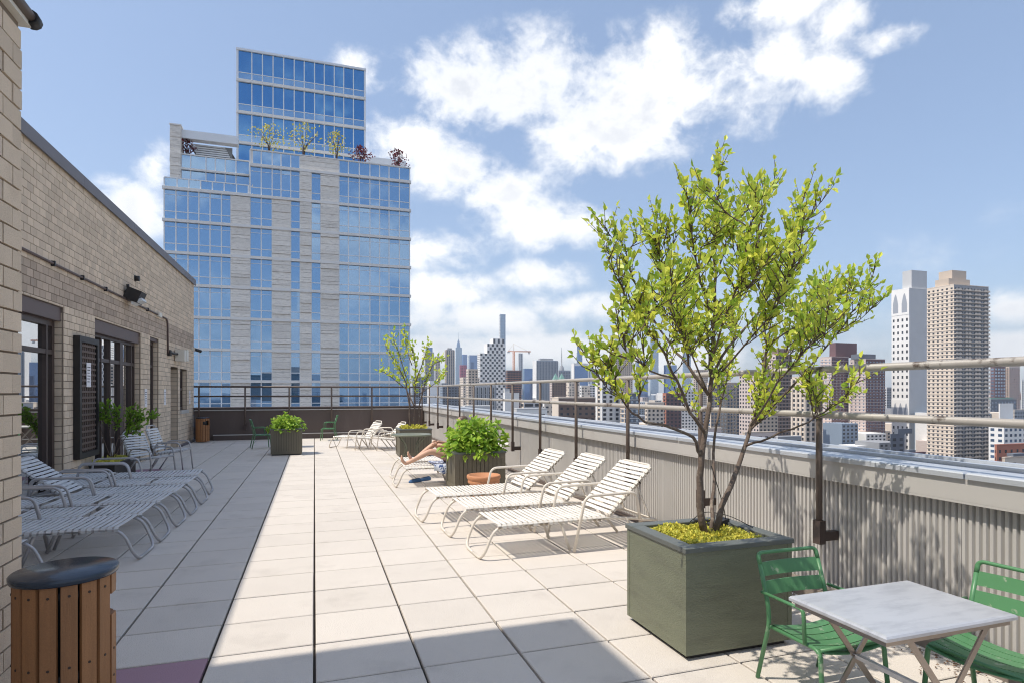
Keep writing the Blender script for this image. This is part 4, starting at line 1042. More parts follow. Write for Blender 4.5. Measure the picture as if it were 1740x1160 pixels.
# fingers closing towards each other above the lap
for (wx, wy, wz, s) in ((-.25, -.045, .335, 1), (-.24, .035, .375, -1)):
    for k in range(5):
        y0 = wy + (k - 2) * .016; ln = (.045, .07, .078, .072, .055)[k]
        if k == 0: pts = [(wx + .01, wy + s * .03, wz), (wx - .02, wy + s * .055, wz + .02), (wx - .045, wy + s * .062, wz + .035)]
        else: pts = [(wx - .02, y0, wz + .005), (wx - .02 - ln * .55, y0 + s * .012, wz + .02), (wx - .02 - ln * .75, y0 + s * .03, wz + .0)]
        m = MB(); m.tube(pts, [.0095, .0085, .007], 8); m.build('finger', 'skin', pe)
for (ax, ay, az_, dz) in ((-.885, -.135, .15, 0), (-.735, .13, .185, 0)):
    m = MB()
    for k in range(5):
        yy = ay + (k - 2) * .017; m.tube([(ax + .012, yy, az_ - .01), (ax + .004, yy, az_ + .03 - abs(k - 1) * .004)], [.011, .008], 8)
    m.build('toe', 'skin', pe)
# head with face and hair, lying back on the raised backrest
hm = MB(); prof = [(.001, -.11), (.045, -.10), (.066, -.065), (.074, -.01), (.078, .04), (.07, .085), (.045, .115), (.001, .125)]
hm.lathe(prof, 20)
hd = hm.build('head', 'skin', pe); hd.location = (.225, 0, .70); hd.rotation_euler = (0, R(-8), 0); hd.scale = (1.12, .95, 1)
m = MB(); m.obox((-.083, 0, -.005), (.014, 0, -.004), (0, .011, 0), (.003, 0, .022)); m.build('nose', 'skin', hd)
m = MB()
for s in (-1, 1): m.lathe([(.001, -.008), (.011, 0), (.001, .008)], 10, (-.068, s * .03, .022))
m.build('eye', 'ink', hd)
m = MB(); m.obox((-.068, 0, -.055), (.008, 0, 0), (0, .024, 0), (0, 0, .006)); m.build('mouth', 'pink_plastic', hd)
for s in (-1, 1):
    m = MB(); m.obox((.005, s * .077, .0), (.016, 0, 0), (0, .007, 0), (0, 0, .028)); m.build('ear', 'skin', hd)
m = MB(); m.lathe([(.05, -.12), (.084, -.06), (.087, .04), (.078, .09), (.05, .125), (.001, .136)], 18, (.016, 0, 0)); m.build('hair', 'hair', hd)
skin_body('swimsuit', [(-.01, 0, .09), (.03, 0, .11), (.11, 0, .25), (.185, 0, .40)], [(0, 1), (1, 2), (2, 3)], [(.155, .115), (.162, .12), (.14, .112), (.155, .118)], 'navy_cloth', pe, 1)
# patterned towel hanging over the lounger
tw_ = thing('beach_towel', 'white and blue patterned towel spread under the sunbather and hanging over the side', 'towel', (2.05, 10.45, .36))
b = MB(); nx, ny = 26, 16; prof = []
for i in range(nx + 1):
    for j in range(ny + 1):
        x = -.10 + .46 * i / nx; v = j / ny; y = -.40 + .70 * v
        z = .012 + .006 * math.sin(x * 31) * math.sin(y * 17)
        if y < -.335: z = .01 - (-.335 - y) * 1.9 * (1 + .25 * math.sin(x * 24)); y = -.345 - .012 * math.sin(x * 24)
        b.v.append((x, y, z))
for i in range(nx):
    for j in range(ny):
        a = i * (ny + 1) + j; b.f.append((a, a + ny + 1, a + ny + 2, a + 1)); b.sm.append(True)
b.build('cloth', 'print_cloth', tw_)
for k, (x, y, rz) in enumerate(((1.72, 10.72, 20), (1.93, 10.88, 28))):
    t = thing('shoe', ('blue slip-on shoe under the lounger, nearer its foot end', 'blue slip-on shoe under the lounger, nearer the planter')[k], 'shoe', (x, y, 0), R(rz), 'pair of blue shoes under the lounger')
    b = MB(); n = 14
    rings = []
    for (zz, sc_) in ((0, 1.0), (.02, 1.03), (.045, .95), (.06, .78)):
        ring_ = []
        for i in range(n):
            a = 2 * pi * i / n; ring_.append((.13 * sc_ * math.cos(a), (.048 - .012 * math.cos(a + .6)) * sc_ * math.sin(a), zz + (.012 * math.cos(a) if zz > .04 else 0)))
        rings.append(ring_)
    for i in range(3):
        for j in range(n): b.quad(rings[i][j], rings[i][(j + 1) % n], rings[i + 1][(j + 1) % n], rings[i + 1][j])
    b.build('upper', 'blue_shoe', t)
    b = MB(); b.face([(x_ * .97, y_ * .97, .05) for x_, y_, z_ in rings[3]]); b.build('insole', 'navy_cloth', t)
    b = MB(); b.lathe([(.06, 0), (.06, .008)], 10); o = b.build('sole', 'ink', t); o.scale = (2.1, .8, 1)

lit = MB(); r = random.Random(31)
for k in range(240):
    x = 3.68 - abs(r.gauss(0, .14)); y = r.uniform(1.7, 3.9)
    if x < 2.98 and y > 3.0: continue
    add_leaf(lit, Vector((x, y, .006 + r.random() * .004)), Vector((r.gauss(0, 1), r.gauss(0, 1), .05)), rv(r, 3), .022 * r.uniform(.5, 1.2), .014)
mat('dry_leaf', (0.16, 0.09, 0.05), 0.9, island=.4)
tag(lit.build('leaf_litter', 'dry_leaf'), 'dry brown leaf litter on the pavers at the foot of the corrugated parapet', 'litter', kind='stuff')
# ------------------------------------------------------------------ the city: ground
GZ = -78.0
m = MB(); m.quad((-9000, -9000, GZ), (9000, -9000, GZ), (9000, 9000, GZ), (-9000, 9000, GZ)); struct(m.build('ground', 'city_ground'))

# ------------------------------------------------------------------ glass tower
mat('tower_stone', (0.78, 0.73, 0.66), 0.85, 0.22, 2.6, 0.8, stretch=(.6, .6, 3), bscale=7, island=0.08, stain=((0.48, 0.44, 0.395), 3.2, 0.50, 0.68, 0.75))
mat('tower_band', (0.74, 0.72, 0.69), 0.6, 0.08, 1.0)
mat('tower_mullion', (0.74, 0.76, 0.78), 0.4)
glassmat('tower_glass', (0.40, 0.57, 0.78), (0.10, 0.235, 0.40), 0.56, 0.015, wav=0.01, wscale=.9)
glassmat('tower_glass_deep', (0.20, 0.42, 0.72), (0.02, 0.11, 0.28), 0.55, 0.015, wav=0.008, wscale=.9)  # upper block's deeper sky reflection is put into this bluer glass colour
mat('c_arch', (0.34, 0.36, 0.40), 0.5)
mat('c_backing', (0.25, 0.26, 0.27), 0.8)
mat('interior_blind', (0.55, 0.6, 0.66), 0.6)
TY = 72.0
tw0 = thing('glass_tower', 'pale stone and blue glass apartment tower with stepped top beyond the terrace', 'building', (0, TY, GZ))
def tx(px, py=400): return on_y(px, py, TY).x
def tz(px, py): return on_y(px, py, TY).z
def T(b, name, mt, kind=None, par=None):
    for k, v in enumerate(b.v): b.v[k] = (v[0], v[1] - TY, v[2] - GZ)
    o = b.build(name, mt, par or tw0)
    if kind: o['kind'] = kind
    return o
bands = [tz(696, y) for y in (310.6, 362, 413.7, 460.6, 508, 553, 601, 649, 697)]
fh = (bands[0] - bands[-1]) / 8
bands = [bands[0] - fh * k for k in range(12)]
ztop = tz(696, 287)
XL, XR = tx(279), tx(696)
D = 24.0
core_t = MB(); core_t.box(XL + .1, XR - .1, TY + .25, TY + D, GZ, bands[1]); core_t.box(tx(425), XR - .1, TY + .25, TY + D, bands[1], bands[0] - .1)
T(core_t, 'core', 'dark_room')
pane_n = [0]; small = MB()
rq = random.Random(8)
def panes(x_edges, z0, z1, y=TY, lo=.26, hi=.16, glass='tower_glass', rail=True, mull=True, par=None):
    """glazed storey: mullions, a low pane, a tall pane and, if hi, a shallow top pane"""
    w = .12; mb = MB()
    zl = z0 + (z1 - z0) * lo; zh = z1 - (z1 - z0) * hi if hi else z1
    for i in range(len(x_edges) - 1):
        a, b = x_edges[i] + w / 2, x_edges[i + 1] - w / 2
        tilt = rq.uniform(-.007, .007); tl2 = rq.uniform(-.004, .004)
        for (p, q, big) in ((z0, zl, False), (zl + .04, zh - .02, True), (zh + .02, z1, False)):
            if q - p < .15: continue
            k = MB() if (big and pane_n[0] < 296) else small
            k.quad((a, y + tilt + tl2, p), (b, y - tilt + tl2, p), (b, y - tilt - tl2, q), (a, y + tilt - tl2, q))
            if k is not small: pane_n[0] += 1; T(k, 'pane', glass)
    for e in x_edges: mb.box(e - w / 2, e + w / 2, y - .06, y + .1, z0, z1)
    mb.box(x_edges[0], x_edges[-1], y - .035, y + .08, zl - .02, zl + .07)
    if hi: mb.box(x_edges[0], x_edges[-1], y - .035, y + .08, zh - .025, zh + .025)
    T(mb, 'mullion', 'tower_mullion')
PXL = [279, 299, 319.5, 338, 357, 376.4, 392.5]; PXR = [576, 592, 610.5, 628.5, 645, 661, 678.6, 696]
ed = lambda l: [tx(p) for p in l]
sections = [(PXL, True), ([425, 444, 462.5], True), ([494, 510], True), ([529, 545], True), (PXR, True)]
stones = [(392.5, 425), (462.5, 494), (510, 529), (545, 575.5)]
bandt = .30
for f in range(11):
    zb, zt_ = bands[f + 1] + bandt / 2, bands[f] - bandt / 2
    for pxs, _ in sections:
        if f == 0 and pxs is PXL: continue
        pp = pxs
        if f == 0 and pxs[0] == 425: pp = [425, 444, 462.5, 477.5, 494, 509.5]
        if f == 0 and pxs[0] == 494: continue
        panes(ed(pp), zb, zt_)
# stone piers, one per strip, with rough horizontal courses
for (a, b) in stones:
    zt_ = bands[0] - bandt / 2 if a > 500 else bands[1] - bandt / 2
    s_ = MB(); z = bands[10]; rr_ = random.Random(int(a))
    while z < zt_ - .05:
        hh = min(rr_.choice((.35, .55, .8)), zt_ - z); dy = rr_.uniform(-.16, .02)
        s_.box(tx(a), tx(b), TY - .12 + dy, TY + .4, z, z + hh - .025); z += hh
    T(s_, 'stone_pier', 'tower_stone')
for f in range(1, 11):
    s_ = MB(); s_.box(XL - .15, XR + .15, TY - .30, TY + .2, bands[f] - bandt / 2, bands[f] + bandt / 2); T(s_, 'floor_band', 'tower_band')
s_ = MB(); s_.box(tx(425), XR + .15, TY - .30, TY + .2, bands[0] - bandt / 2, bands[0] + bandt / 2); T(s_, 'floor_band', 'tower_band')
# parapet storey
panes(ed([425, 444, 462.5, 477.5, 494, 509.5]), bands[0] + bandt / 2, ztop, lo=.02, hi=0)
s_ = MB(); z = bands[0] + bandt / 2
while z < ztop - .1: s_.box(tx(510), tx(575.5), TY - .12 - random.random() * .06, TY + .3, z, min(z + .5, ztop) - .02); z += .5
T(s_, 'stone_parapet', 'tower_stone')
panes(ed(PXR), bands[0] + bandt / 2, ztop, lo=.02, hi=0)
s_ = MB(); s_.box(tx(425), XR + .1, TY - .15, TY + .15, ztop, ztop + .12); T(s_, 'parapet_cap', 'tower_band')
s_ = MB(); s_.box(tx(425) + .1, XR - .1, TY + .3, TY + D, bands[0] - .3, bands[0] + .1); s_.box(tx(425), tx(425) + .3, TY, TY + D, bands[1], ztop); s_.box(XR - .3, XR, TY + .1, TY + D, bands[10], ztop); T(s_, 'terrace_slab', 'tower_band')
# left set-back: terrace with glass balustrade, recessed storey, stone pillar, pergola beam and louvres
zl0 = bands[1]; yb = TY + 1.6
lx = lambda px, py=260: on_y(px, py, yb).x
lz = lambda px, py: on_y(px, py, yb).z
panes([tx(p) for p in (279, 301, 321, 341, 361, 381, 402, 422)], zl0 + bandt / 2, zl0 + bandt / 2 + .95, lo=.02, hi=0)
s_ = MB(); s_.box(XL, tx(424), TY - .06, TY + .06, zl0 + bandt / 2 + .95, zl0 + bandt / 2 + 1.05); T(s_, 'balustrade_rail', 'tower_mullion')
s_ = MB(); s_.box(lx(308), lx(426), yb + .3, TY + D, zl0, lz(308, 285)); T(s_, 'setback_core', 'dark_room')
panes([lx(p) for p in (308, 324, 350, 366, 383, 401, 424)], zl0 + .2, lz(308, 289), y=yb, lo=.3, hi=0)
s_ = MB(); s_.box(lx(306), lx(426), yb - .25, yb + .3, lz(308, 289), lz(308, 286)); T(s_, 'floor_band', 'tower_band')
panes([lx(p) for p in (308, 324, 350, 366, 383, 401, 424)], lz(308, 286), lz(308, 263), y=yb, lo=.02, hi=0)
s_ = MB(); s_.box(lx(306), lx(426), yb - .1, yb + .15, lz(308, 263), lz(308, 261)); T(s_, 'parapet_cap', 'tower_band')
s_ = MB(); z = zl0 + .2; zt2 = lz(290, 214)
while z < zt2 - .1: s_.box(lx(290) - random.random() * .04, lx(308), yb - .3 - random.random() * .08, yb + 1.4, z, min(z + .45, zt2) - .02); z += .45
T(s_, 'stone_pillar', 'tower_stone')
s_ = MB(); s_.box(lx(289), lx(309), yb - .4, yb + 1.5, zt2, zt2 + .15); T(s_, 'pillar_cap', 'tower_band')
s_ = MB(); s_.box(lx(308), lx(404), yb + .2, yb + 1.2, lz(308, 233), lz(308, 219)); T(s_, 'pergola_beam', 'tower_mullion')
s_ = MB(); za, zb2 = lz(308, 260), lz(308, 234)
for k in range(7):
    z = za + (zb2 - za) * k / 7; s_.box(lx(333) - .12 * k, lx(392) - .12 * k, yb + 1.30, yb + 1.42, z + .03, z + (zb2 - za) / 7 - .05)
T(s_, 'louvre', 'tower_mullion')
s_ = MB(); s_.box(lx(333) - .3, lx(392), yb + 1.45, yb + 1.5, za, zb2); T(s_, 'louvre_backing', 'c_backing')
s_ = MB(); s_.obox((lx(392), yb + 2.0, (za + zb2) / 2), (.16, 0, 0), (0, .15, 0), (-.5, 0, (zb2 - za) / 2)); s_.obox((lx(326), yb + 2.0, (za + zb2) / 2), (.1, 0, 0), (0, .15, 0), (-.5, 0, (zb2 - za) / 2)); T(s_, 'louvre_frame', 'brown_frame')
# upper block, set back
UY = TY + 7.0
ux = lambda px: on_y(px, 200, UY).x
uz = lambda py: on_y(403, py, UY).z
UE = [ux(p) for p in (403.5, 428, 446, 464, 482, 500, 517, 534.5, 551, 568, 584, 600.5, 620)]
UB = [uz(y) for y in (84, 136.5, 190.5, 242.5)]
UB.append(UB[3] - (UB[2] - UB[3]))
s_ = MB(); s_.box(UE[0] + .1, UE[-1] - .1, UY + .2, UY + 14, bands[0], UB[0] - .1); T(s_, 'upper_core', 'dark_room')
for f in range(4):
    zt_, zb = UB[f] - (.16 if f else .1), UB[f + 1] + .16
    panes(UE, zb, zt_, y=UY, lo=.24, hi=0, glass='tower_glass_deep')
for f in range(1, 4):
    s_ = MB(); s_.box(UE[0] - .12, UE[-1] + .12, UY - .25, UY + .15, UB[f] - .16, UB[f] + .16); T(s_, 'floor_band', 'tower_band')
s_ = MB(); s_.box(UE[0] - .15, UE[-1] + .15, UY - .2, UY + 14, UB[0] - .1, UB[0] + .15); T(s_, 'roof_edge', 'tower_mullion')
s_ = MB(); s_.box(UE[0] - .12, UE[0] + .12, UY - .1, UY + 14, bands[0], UB[0]); s_.box(UE[-1] - .12, UE[-1] + .1, UY - .1, UY + 14, bands[0], UB[0]); T(s_, 'corner_post', 'tower_mullion')
s_ = MB(); s_.box(ux(626), ux(692), UY + 1, UY + 1.3, ztop - .4, on_y(640, 263, UY).z); T(s_, 'terrace_wall', 'tower_mullion')
for k, v in enumerate(small.v): small.v[k] = (v[0], v[1] - TY, v[2] - GZ)
o = small.build('small_panes', 'tower_glass', tw0); o['kind'] = 'stuff'
# roof-terrace planting
def roof_plant(px, py_base, py_top, y, leafm, label, n, seed, wide=.5, name='roof_tree', cat='tree', upright=False):
    b0 = on_y(px, py_base, y); top = on_y(px, py_top, y); h = top.z - b0.z; r = random.Random(seed); t = thing(name, label, cat, b0)
    tr = MB()
    for k in range(7):
        a = r.uniform(-1, 1); tr.tube([(0, 0, -.3), (a * .2, r.uniform(-.2, .2), h * .4), (a * wide * h * .8, r.uniform(-.5, .5), h * r.uniform(.7, 1))], [.05, .035, .015], 5)
    tr.build('trunk', 'twig', t)
    b = MB()
    for k in range(n):
        u = r.random() ** .8; w = wide * h * (.35 + .75 * math.sin(pi * min(u * .9 + .1, 1)))
        p = Vector((r.gauss(0, .5) * w, r.gauss(0, .5) * w, h * (.12 + .9 * u) if upright else h * (.25 + .75 * u)))
        add_leaf(b, p, rv(r, .6 if upright else .1), rv(r, 1), .30 * r.uniform(.6, 1.2), .2)
    tag(b.build('crown', leafm, t), kind='stuff')
roof_plant(458, 268, 214, TY + 1, 'leaf_yellow', 'sparse yellow-green tree on the tower terrace above the five-pane bay', 170, 1)
roof_plant(516, 274, 213, TY + 1, 'leaf_yellow', 'sparse yellow-green tree on the tower terrace above the left end of the stone parapet', 150, 2)
roof_plant(572, 278, 225, TY + 1, 'leaf_yellow', 'narrow yellow-green tree on the tower terrace above the right end of the stone parapet', 170, 3, .35)
roof_plant(614, 281, 252, TY + 1, 'leaf_red', 'dark red shrub on the tower terrace beside the upper glass block', 190, 4, .6, 'roof_shrub', 'shrub', True)
roof_plant(676, 288, 256, TY + 1, 'leaf_red', 'dark red shrub at the right-hand end of the tower terrace', 180, 5, .5, 'roof_shrub', 'shrub', True)
roof_plant(318, 266, 240, TY + 2.4, 'leaf_red', 'dark red shrub beneath the pergola beam by the stone pillar', 130, 6, .5, 'roof_shrub', 'shrub', True)

# ------------------------------------------------------------------ city buildings
mat('win_dark', (0.035, 0.04, 0.05), 0.25, island=0.5)
mat('win_blue', (0.06, 0.10, 0.17), 0.2, island=0.4)
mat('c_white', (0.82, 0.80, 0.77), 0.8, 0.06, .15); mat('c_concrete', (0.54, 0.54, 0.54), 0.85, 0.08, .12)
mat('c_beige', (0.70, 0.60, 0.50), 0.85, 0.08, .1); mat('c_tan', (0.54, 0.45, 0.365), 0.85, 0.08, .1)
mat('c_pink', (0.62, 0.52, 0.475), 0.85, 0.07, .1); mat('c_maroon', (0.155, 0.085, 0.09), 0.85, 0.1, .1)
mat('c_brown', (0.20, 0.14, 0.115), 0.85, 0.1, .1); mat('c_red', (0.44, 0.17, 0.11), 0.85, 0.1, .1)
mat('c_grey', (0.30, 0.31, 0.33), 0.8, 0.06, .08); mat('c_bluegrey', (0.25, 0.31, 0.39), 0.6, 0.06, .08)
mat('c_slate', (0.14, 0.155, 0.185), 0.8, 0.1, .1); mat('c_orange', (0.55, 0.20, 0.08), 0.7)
mat('c_pinknet', (0.55, 0.14, 0.20), 0.8); mat('c_verdigris', (0.20, 0.36, 0.30), 0.7)
glassmat('c_blueglass', (0.35, 0.5, 0.8), (0.02, 0.06, 0.16), 0.45, 0.05)
glassmat('c_paleglass', (0.6, 0.72, 0.85), (0.10, 0.16, 0.24), 0.4, 0.08)
def facade(wb, tb, o, u, nrm, width, z0, z1, cw, ch, fw, fhh, style, r, skip=0.0):
    """windows on a wall that starts at o and runs along unit vector u; proud trim goes to tb"""
    nc = max(1, int(width / cw)); cw = width / nc; nf = max(1, int((z1 - z0) / ch)); dep = .06
    up_ = Vector((0, 0, 1))
    for f in range(nf):
        zc = z1 - (f + .55) * ch
        if style in ('bands', 'balcony'):
            c = o + u * (width / 2) + nrm * (.12 if style == 'bands' else .55); c.z = zc - ch * .5
            tb.obox(c, u * (width / 2 + .02), nrm * (.18 if style == 'bands' else .75), up_ * (ch * .05 if style == 'bands' else ch * .055))
        if style == 'balcony':
            for i in range(nc):
                if i % 3 == 2: continue
                c = o + u * ((i + .5) * cw) + nrm * 1.22; c.z = zc - ch * .28; tb.obox(c, u * cw * .42, nrm * .03, up_ * ch * .17)
        for i in range(nc):
            if skip and r.random() < skip: continue
            c = o + u * ((i + .5) * cw) + nrm * dep; c.z = zc
            a = u * (cw * fw / 2); h_ = up_ * (ch * fhh / 2)
            wb.quad(c - a - h_, c + a - h_, c + a + h_, c - a + h_)
    if style == 'stripe':
        for i in range(nc + 1):
            c = o + u * (i * cw) + nrm * .2; c.z = (z0 + z1) / 2; tb.obox(c, u * cw * .2, nrm * .25, up_ * (z1 - z0) / 2)
def K(d): return d * 1.7 if d < 700 else d
def city(label, xa, xb, xc, ytop, d, side, front, win='win_dark', style=('grid', 'grid'), cell=(3.3, 3.1), ff=(.48, .5), trim='c_white', roof=(), cat='building', name='apartment_building', skip=0.0, tank=False, group=None):
    d = K(d); c = at(xb, HOR, d); X, Y = c.x, c.y; zt_ = H + (HOR - ytop) * d / FPX
    x2 = on_y(xc, HOR, Y).x; y2 = on_x(xa, HOR, X).y if xa < xb - .2 else Y + (x2 - X) * .9
    y2 = min(y2, Y + 260); r = random.Random(int(xb * 7 + d))
    t = thing(name, label, cat, ((X + x2) / 2, (Y + y2) / 2, GZ), group=group); O = Vector(((X + x2) / 2, (Y + y2) / 2, GZ))
    def sh(b, nm, mt, kind=None):
        for k, v in enumerate(b.v): b.v[k] = (v[0] - O.x, v[1] - O.y, v[2] - O.z)
        o = b.build(nm, mt, t)
        if kind: o['kind'] = kind
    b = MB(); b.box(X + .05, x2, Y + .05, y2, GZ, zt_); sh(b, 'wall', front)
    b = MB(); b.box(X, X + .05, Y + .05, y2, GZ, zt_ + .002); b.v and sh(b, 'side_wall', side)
    b = MB(); w_ = min(.4, (x2 - X) * .05); b.box(X - .1, x2 + .1, Y - .1, y2 + .1, zt_, zt_ + .5); sh(b, 'parapet', side)
    zlo = max(GZ, H - 160 * d / FPX)
    k_ = max(1.0, d * 2.6 / FPX / cell[1]); cw, ch = cell[0] * k_, cell[1] * k_
    wb, tb = MB(), MB()
    if style[1]: facade(wb, tb, Vector((X, Y, 0)), Vector((1, 0, 0)), Vector((0, -1, 0)), x2 - X, zlo, zt_ - ch * .3, cw, ch, ff[0], ff[1], style[1], r, skip)
    if style[0] and xa < xb - 1.5: facade(wb, tb, Vector((X, y2, 0)), Vector((0, -1, 0)), Vector((-1, 0, 0)), y2 - Y, zlo, zt_ - ch * .3, cw, ch, ff[0], ff[1], style[0], r, skip)
    if wb.v: sh(wb, 'windows', win, 'stuff')
    if tb.v: sh(tb, 'facade_trim', trim, 'stuff')
    for (px0, px1, py, mt, yo) in roof:
        ya = Y + (y2 - Y) * yo; b = MB(); q0 = on_y(px0, py, ya); q1 = on_y(px1, py, ya); b.box(q0.x, q1.x, ya, ya + (y2 - Y) * .4 + 2, zt_ + .4, q0.z); sh(b, 'roof_house', mt)
    if tank:
        b = MB(); q = at((xb * .6 + xc * .4), HOR, d + (y2 - Y) * .4); rr_ = 1.9; b.lathe([(0.01, 0), (rr_, 0), (rr_, 3.4), (.05, 4.8)], 14, (q.x, q.y, zt_ + 3.2))
        for kx in (-1, 1):
            for ky in (-1, 1): b.tube([(q.x + kx * 1.2, q.y + ky * 1.2, zt_ + .3), (q.x + kx * 1.2, q.y + ky * 1.2, zt_ + 3.3)], .15, 5)
        sh(b, 'water_tank', 'c_brown')
    return t
# the two big towers on the right
big = city('tall beige apartment tower with rows of balconies and a stepped roof house', 1575, 1621, 1680, 484, 255, 'c_beige', 'c_grey', style=('bands', 'balcony'), cell=(3.2, 2.9), ff=(.42, .42),
     trim='c_beige', roof=((1612, 1648, 473, 'c_tan', .25), (1618, 1642, 459, 'c_tan', .32)))  # grey front: the shade on that face is put into its wall colour
wt = city('white concrete tower with pointed arches at top and lower storeys', 1515, 1545, 1575, 490, 330, 'c_white', 'c_concrete', style=('grid', None), cell=(4.4, 6.0), ff=(.38, .46),
     roof=((1549, 1575, 459, 'c_concrete', .05),), name='apartment_tower')
# its arches, pointed, on the lit face, and the recessed corner strip
cX = at(1545, HOR, K(330)).x; yA = on_x(1515, HOR, cX).y; yB2 = at(1545, HOR, K(330)).y; sK = K(330) / FPX
def arch(yc_, w, z0, h):
    b = MB(); pts = [(cX - .3, yc_ + w / 2, z0), (cX - .3, yc_ - w / 2, z0)]
    for k in range(9):
        u = k / 8; yy = -w / 2 + w * u; zz = h * .45 + h * .55 * (1 - abs(2 * u - 1) ** 1.6); pts.append((cX - .3, yc_ + yy, z0 + zz))
    b.face([(p[0] - wt.location.x, p[1] - wt.location.y, p[2] - GZ) for p in pts]); b.build('arch_window', 'c_arch', wt)
b = MB(); zt_ = H + (HOR - 490) * sK
for (zz0, zz1) in ((zt_ - 44 * sK, zt_ - .2), (H - (718 - HOR) * sK, H - (678 - HOR) * sK)): b.box(cX - .25, cX + .0, yB2, yA, zz0, zz1)
for k, v in enumerate(b.v): b.v[k] = (v[0] - wt.location.x, v[1] - wt.location.y, v[2] - GZ)
b.build('arch_storey', 'c_white', wt)
for f_ in (.24, .74):
    arch(yA + (yB2 - yA) * f_, abs(yA - yB2) * .30, zt_ - 40 * sK, 33 * sK)
for f_ in (.22, .52, .84):
    arch(yA + (yB2 - yA) * f_, abs(yA - yB2) * .24, H - (713 - HOR) * sK, 29 * sK)
cell_m = (3.6, 2.95)
city('dark maroon brick slab with pale window rows, behind the tree beside the taller twin', 1394, 1413, 1442, 606, 330, 'c_pink', 'c_maroon', 'c_paleglass', ('bands', 'bands'), cell_m, (.36, .36), 'c_pink', ((1420, 1456, 582, 'c_maroon', .3),))
city('dark maroon brick slab with white window rows next to the white arched tower', 1444, 1471, 1504, 610, 322, 'c_pink', 'c_maroon', 'c_paleglass', ('bands', 'bands'), cell_m, (.36, .36), 'c_pink', ((1460, 1488, 601, 'c_slate', .2),))
city('narrow grey building wedged between maroon slab and white arched tower', 1503, 1507, 1518, 658, 420, 'c_concrete', 'c_grey')
city('white grid-fronted block behind the balcony tower at low level', 1680, 1706, 1790, 722, 230, 'c_white', 'c_white', 'win_blue', cell=(4.2, 3.6), ff=(.5, .5))
city('salmon brick low block before the white grid-fronted block', 1690, 1694, 1800, 756, 165, 'c_red', 'c_red', cell=(4, 3.4), ff=(.3, .42))
city('maroon brick tower with white-barred windows right of the balcony tower', 1683, 1690, 1709, 622, 470, 'c_maroon', 'c_maroon', 'c_paleglass', cell=(5, 4.4), ff=(.6, .55))
city('tan and red slender tower farther right of the balcony tower', 1709, 1715, 1733, 622, 700, 'c_tan', 'c_pink', style=('bands', 'bands'), trim='c_red')
city('dark flat-roofed block with pale windows at the right of the balcony tower', 1681, 1684, 1727, 678, 400, 'c_grey', 'c_slate', 'c_paleglass', cell=(5, 4.4), ff=(.4, .6), roof=((1684, 1722, 675, 'c_verdigris', .1),))
city('plain white roof house block in front of the dark flat-roofed block', 1697, 1699, 1722, 686, 300, 'c_white', 'c_white', style=(None, None))
city('grey bulkhead building at the far right behind the salmon block', 1722, 1724, 1790, 696, 310, 'c_tan', 'c_grey')
city('white distant tower at the far right edge', 1735, 1736, 1770, 645, 800, 'c_white', 'c_white')
city('red brick small tower at right beyond the dark flat-roofed block', 1722, 1724, 1738, 668, 560, 'c_red', 'c_red')
city('blue-grey stepped walk-up block at the foot of the white arched tower', 1512, 1514, 1537, 738, 190, 'c_slate', 'c_slate', 'win_dark', roof=((1526, 1550, 728, 'c_slate', .3),))
city('dark red low block beneath the white arched tower', 1533, 1537, 1573, 770, 170, 'c_maroon', 'c_maroon', roof=((1545, 1556, 764, 'c_slate', .2),))
city('maroon low roof beside the foot of the balcony tower', 1676, 1679, 1709, 787, 150, 'c_maroon', 'c_maroon', skip=.3)
city('beige low roof house in front of the salmon block', 1703, 1708, 1790, 778, 140, 'c_tan', 'c_beige', skip=.4, roof=((1722, 1745, 770, 'c_slate', .1),))
# behind the near tree
city('beige and brown striped slab just left of the maroon slabs', 1346, 1368, 1395, 640, 225, 'c_beige', 'c_tan', style=('stripe', 'stripe'), trim='c_beige', ff=(.5, .6))
city('pinkish brick apartment block seen through the tree crown', 1256, 1290, 1322, 634, 285, 'c_pink', 'c_tan', tank=True)
city('purple-brown block with stepped roof behind the tree crown', 1300, 1318, 1346, 602, 300, 'c_pink', 'c_brown', style=('bands', 'bands'), trim='c_pink', roof=((1322, 1340, 592, 'c_brown', .3),))
city('grey gridded office block with bright panes behind the tree fork', 1201, 1208, 1262, 650, 310, 'c_beige', 'c_tan', 'c_paleglass', ff=(.62, .66), roof=((1226, 1242, 638, 'c_white', .2),))
city('white window-gridded block left of the tree fork', 1152, 1158, 1190, 662, 350, 'c_white', 'c_white', ff=(.5, .5))
city('dark red brick block with dark-striped storeys left of the tree trunk', 1126, 1132, 1158, 668, 300, 'c_red', 'c_maroon', style=('bands', 'bands'), trim='c_brown')
city('beige block with small windows behind the lower left branches', 1096, 1100, 1128, 684, 260, 'c_beige', 'c_beige')
city('grey roofed low block below the right branches', 1318, 1322, 1362, 742, 190, 'c_concrete', 'c_grey', ff=(.7, .4))
city('cream low block under the tree beside the coping', 1196, 1200, 1226, 728, 180, 'c_beige', 'c_pink')
city('brown low block with many windows right of the tree trunk', 1262, 1266, 1318, 735, 170, 'c_tan', 'c_pink')
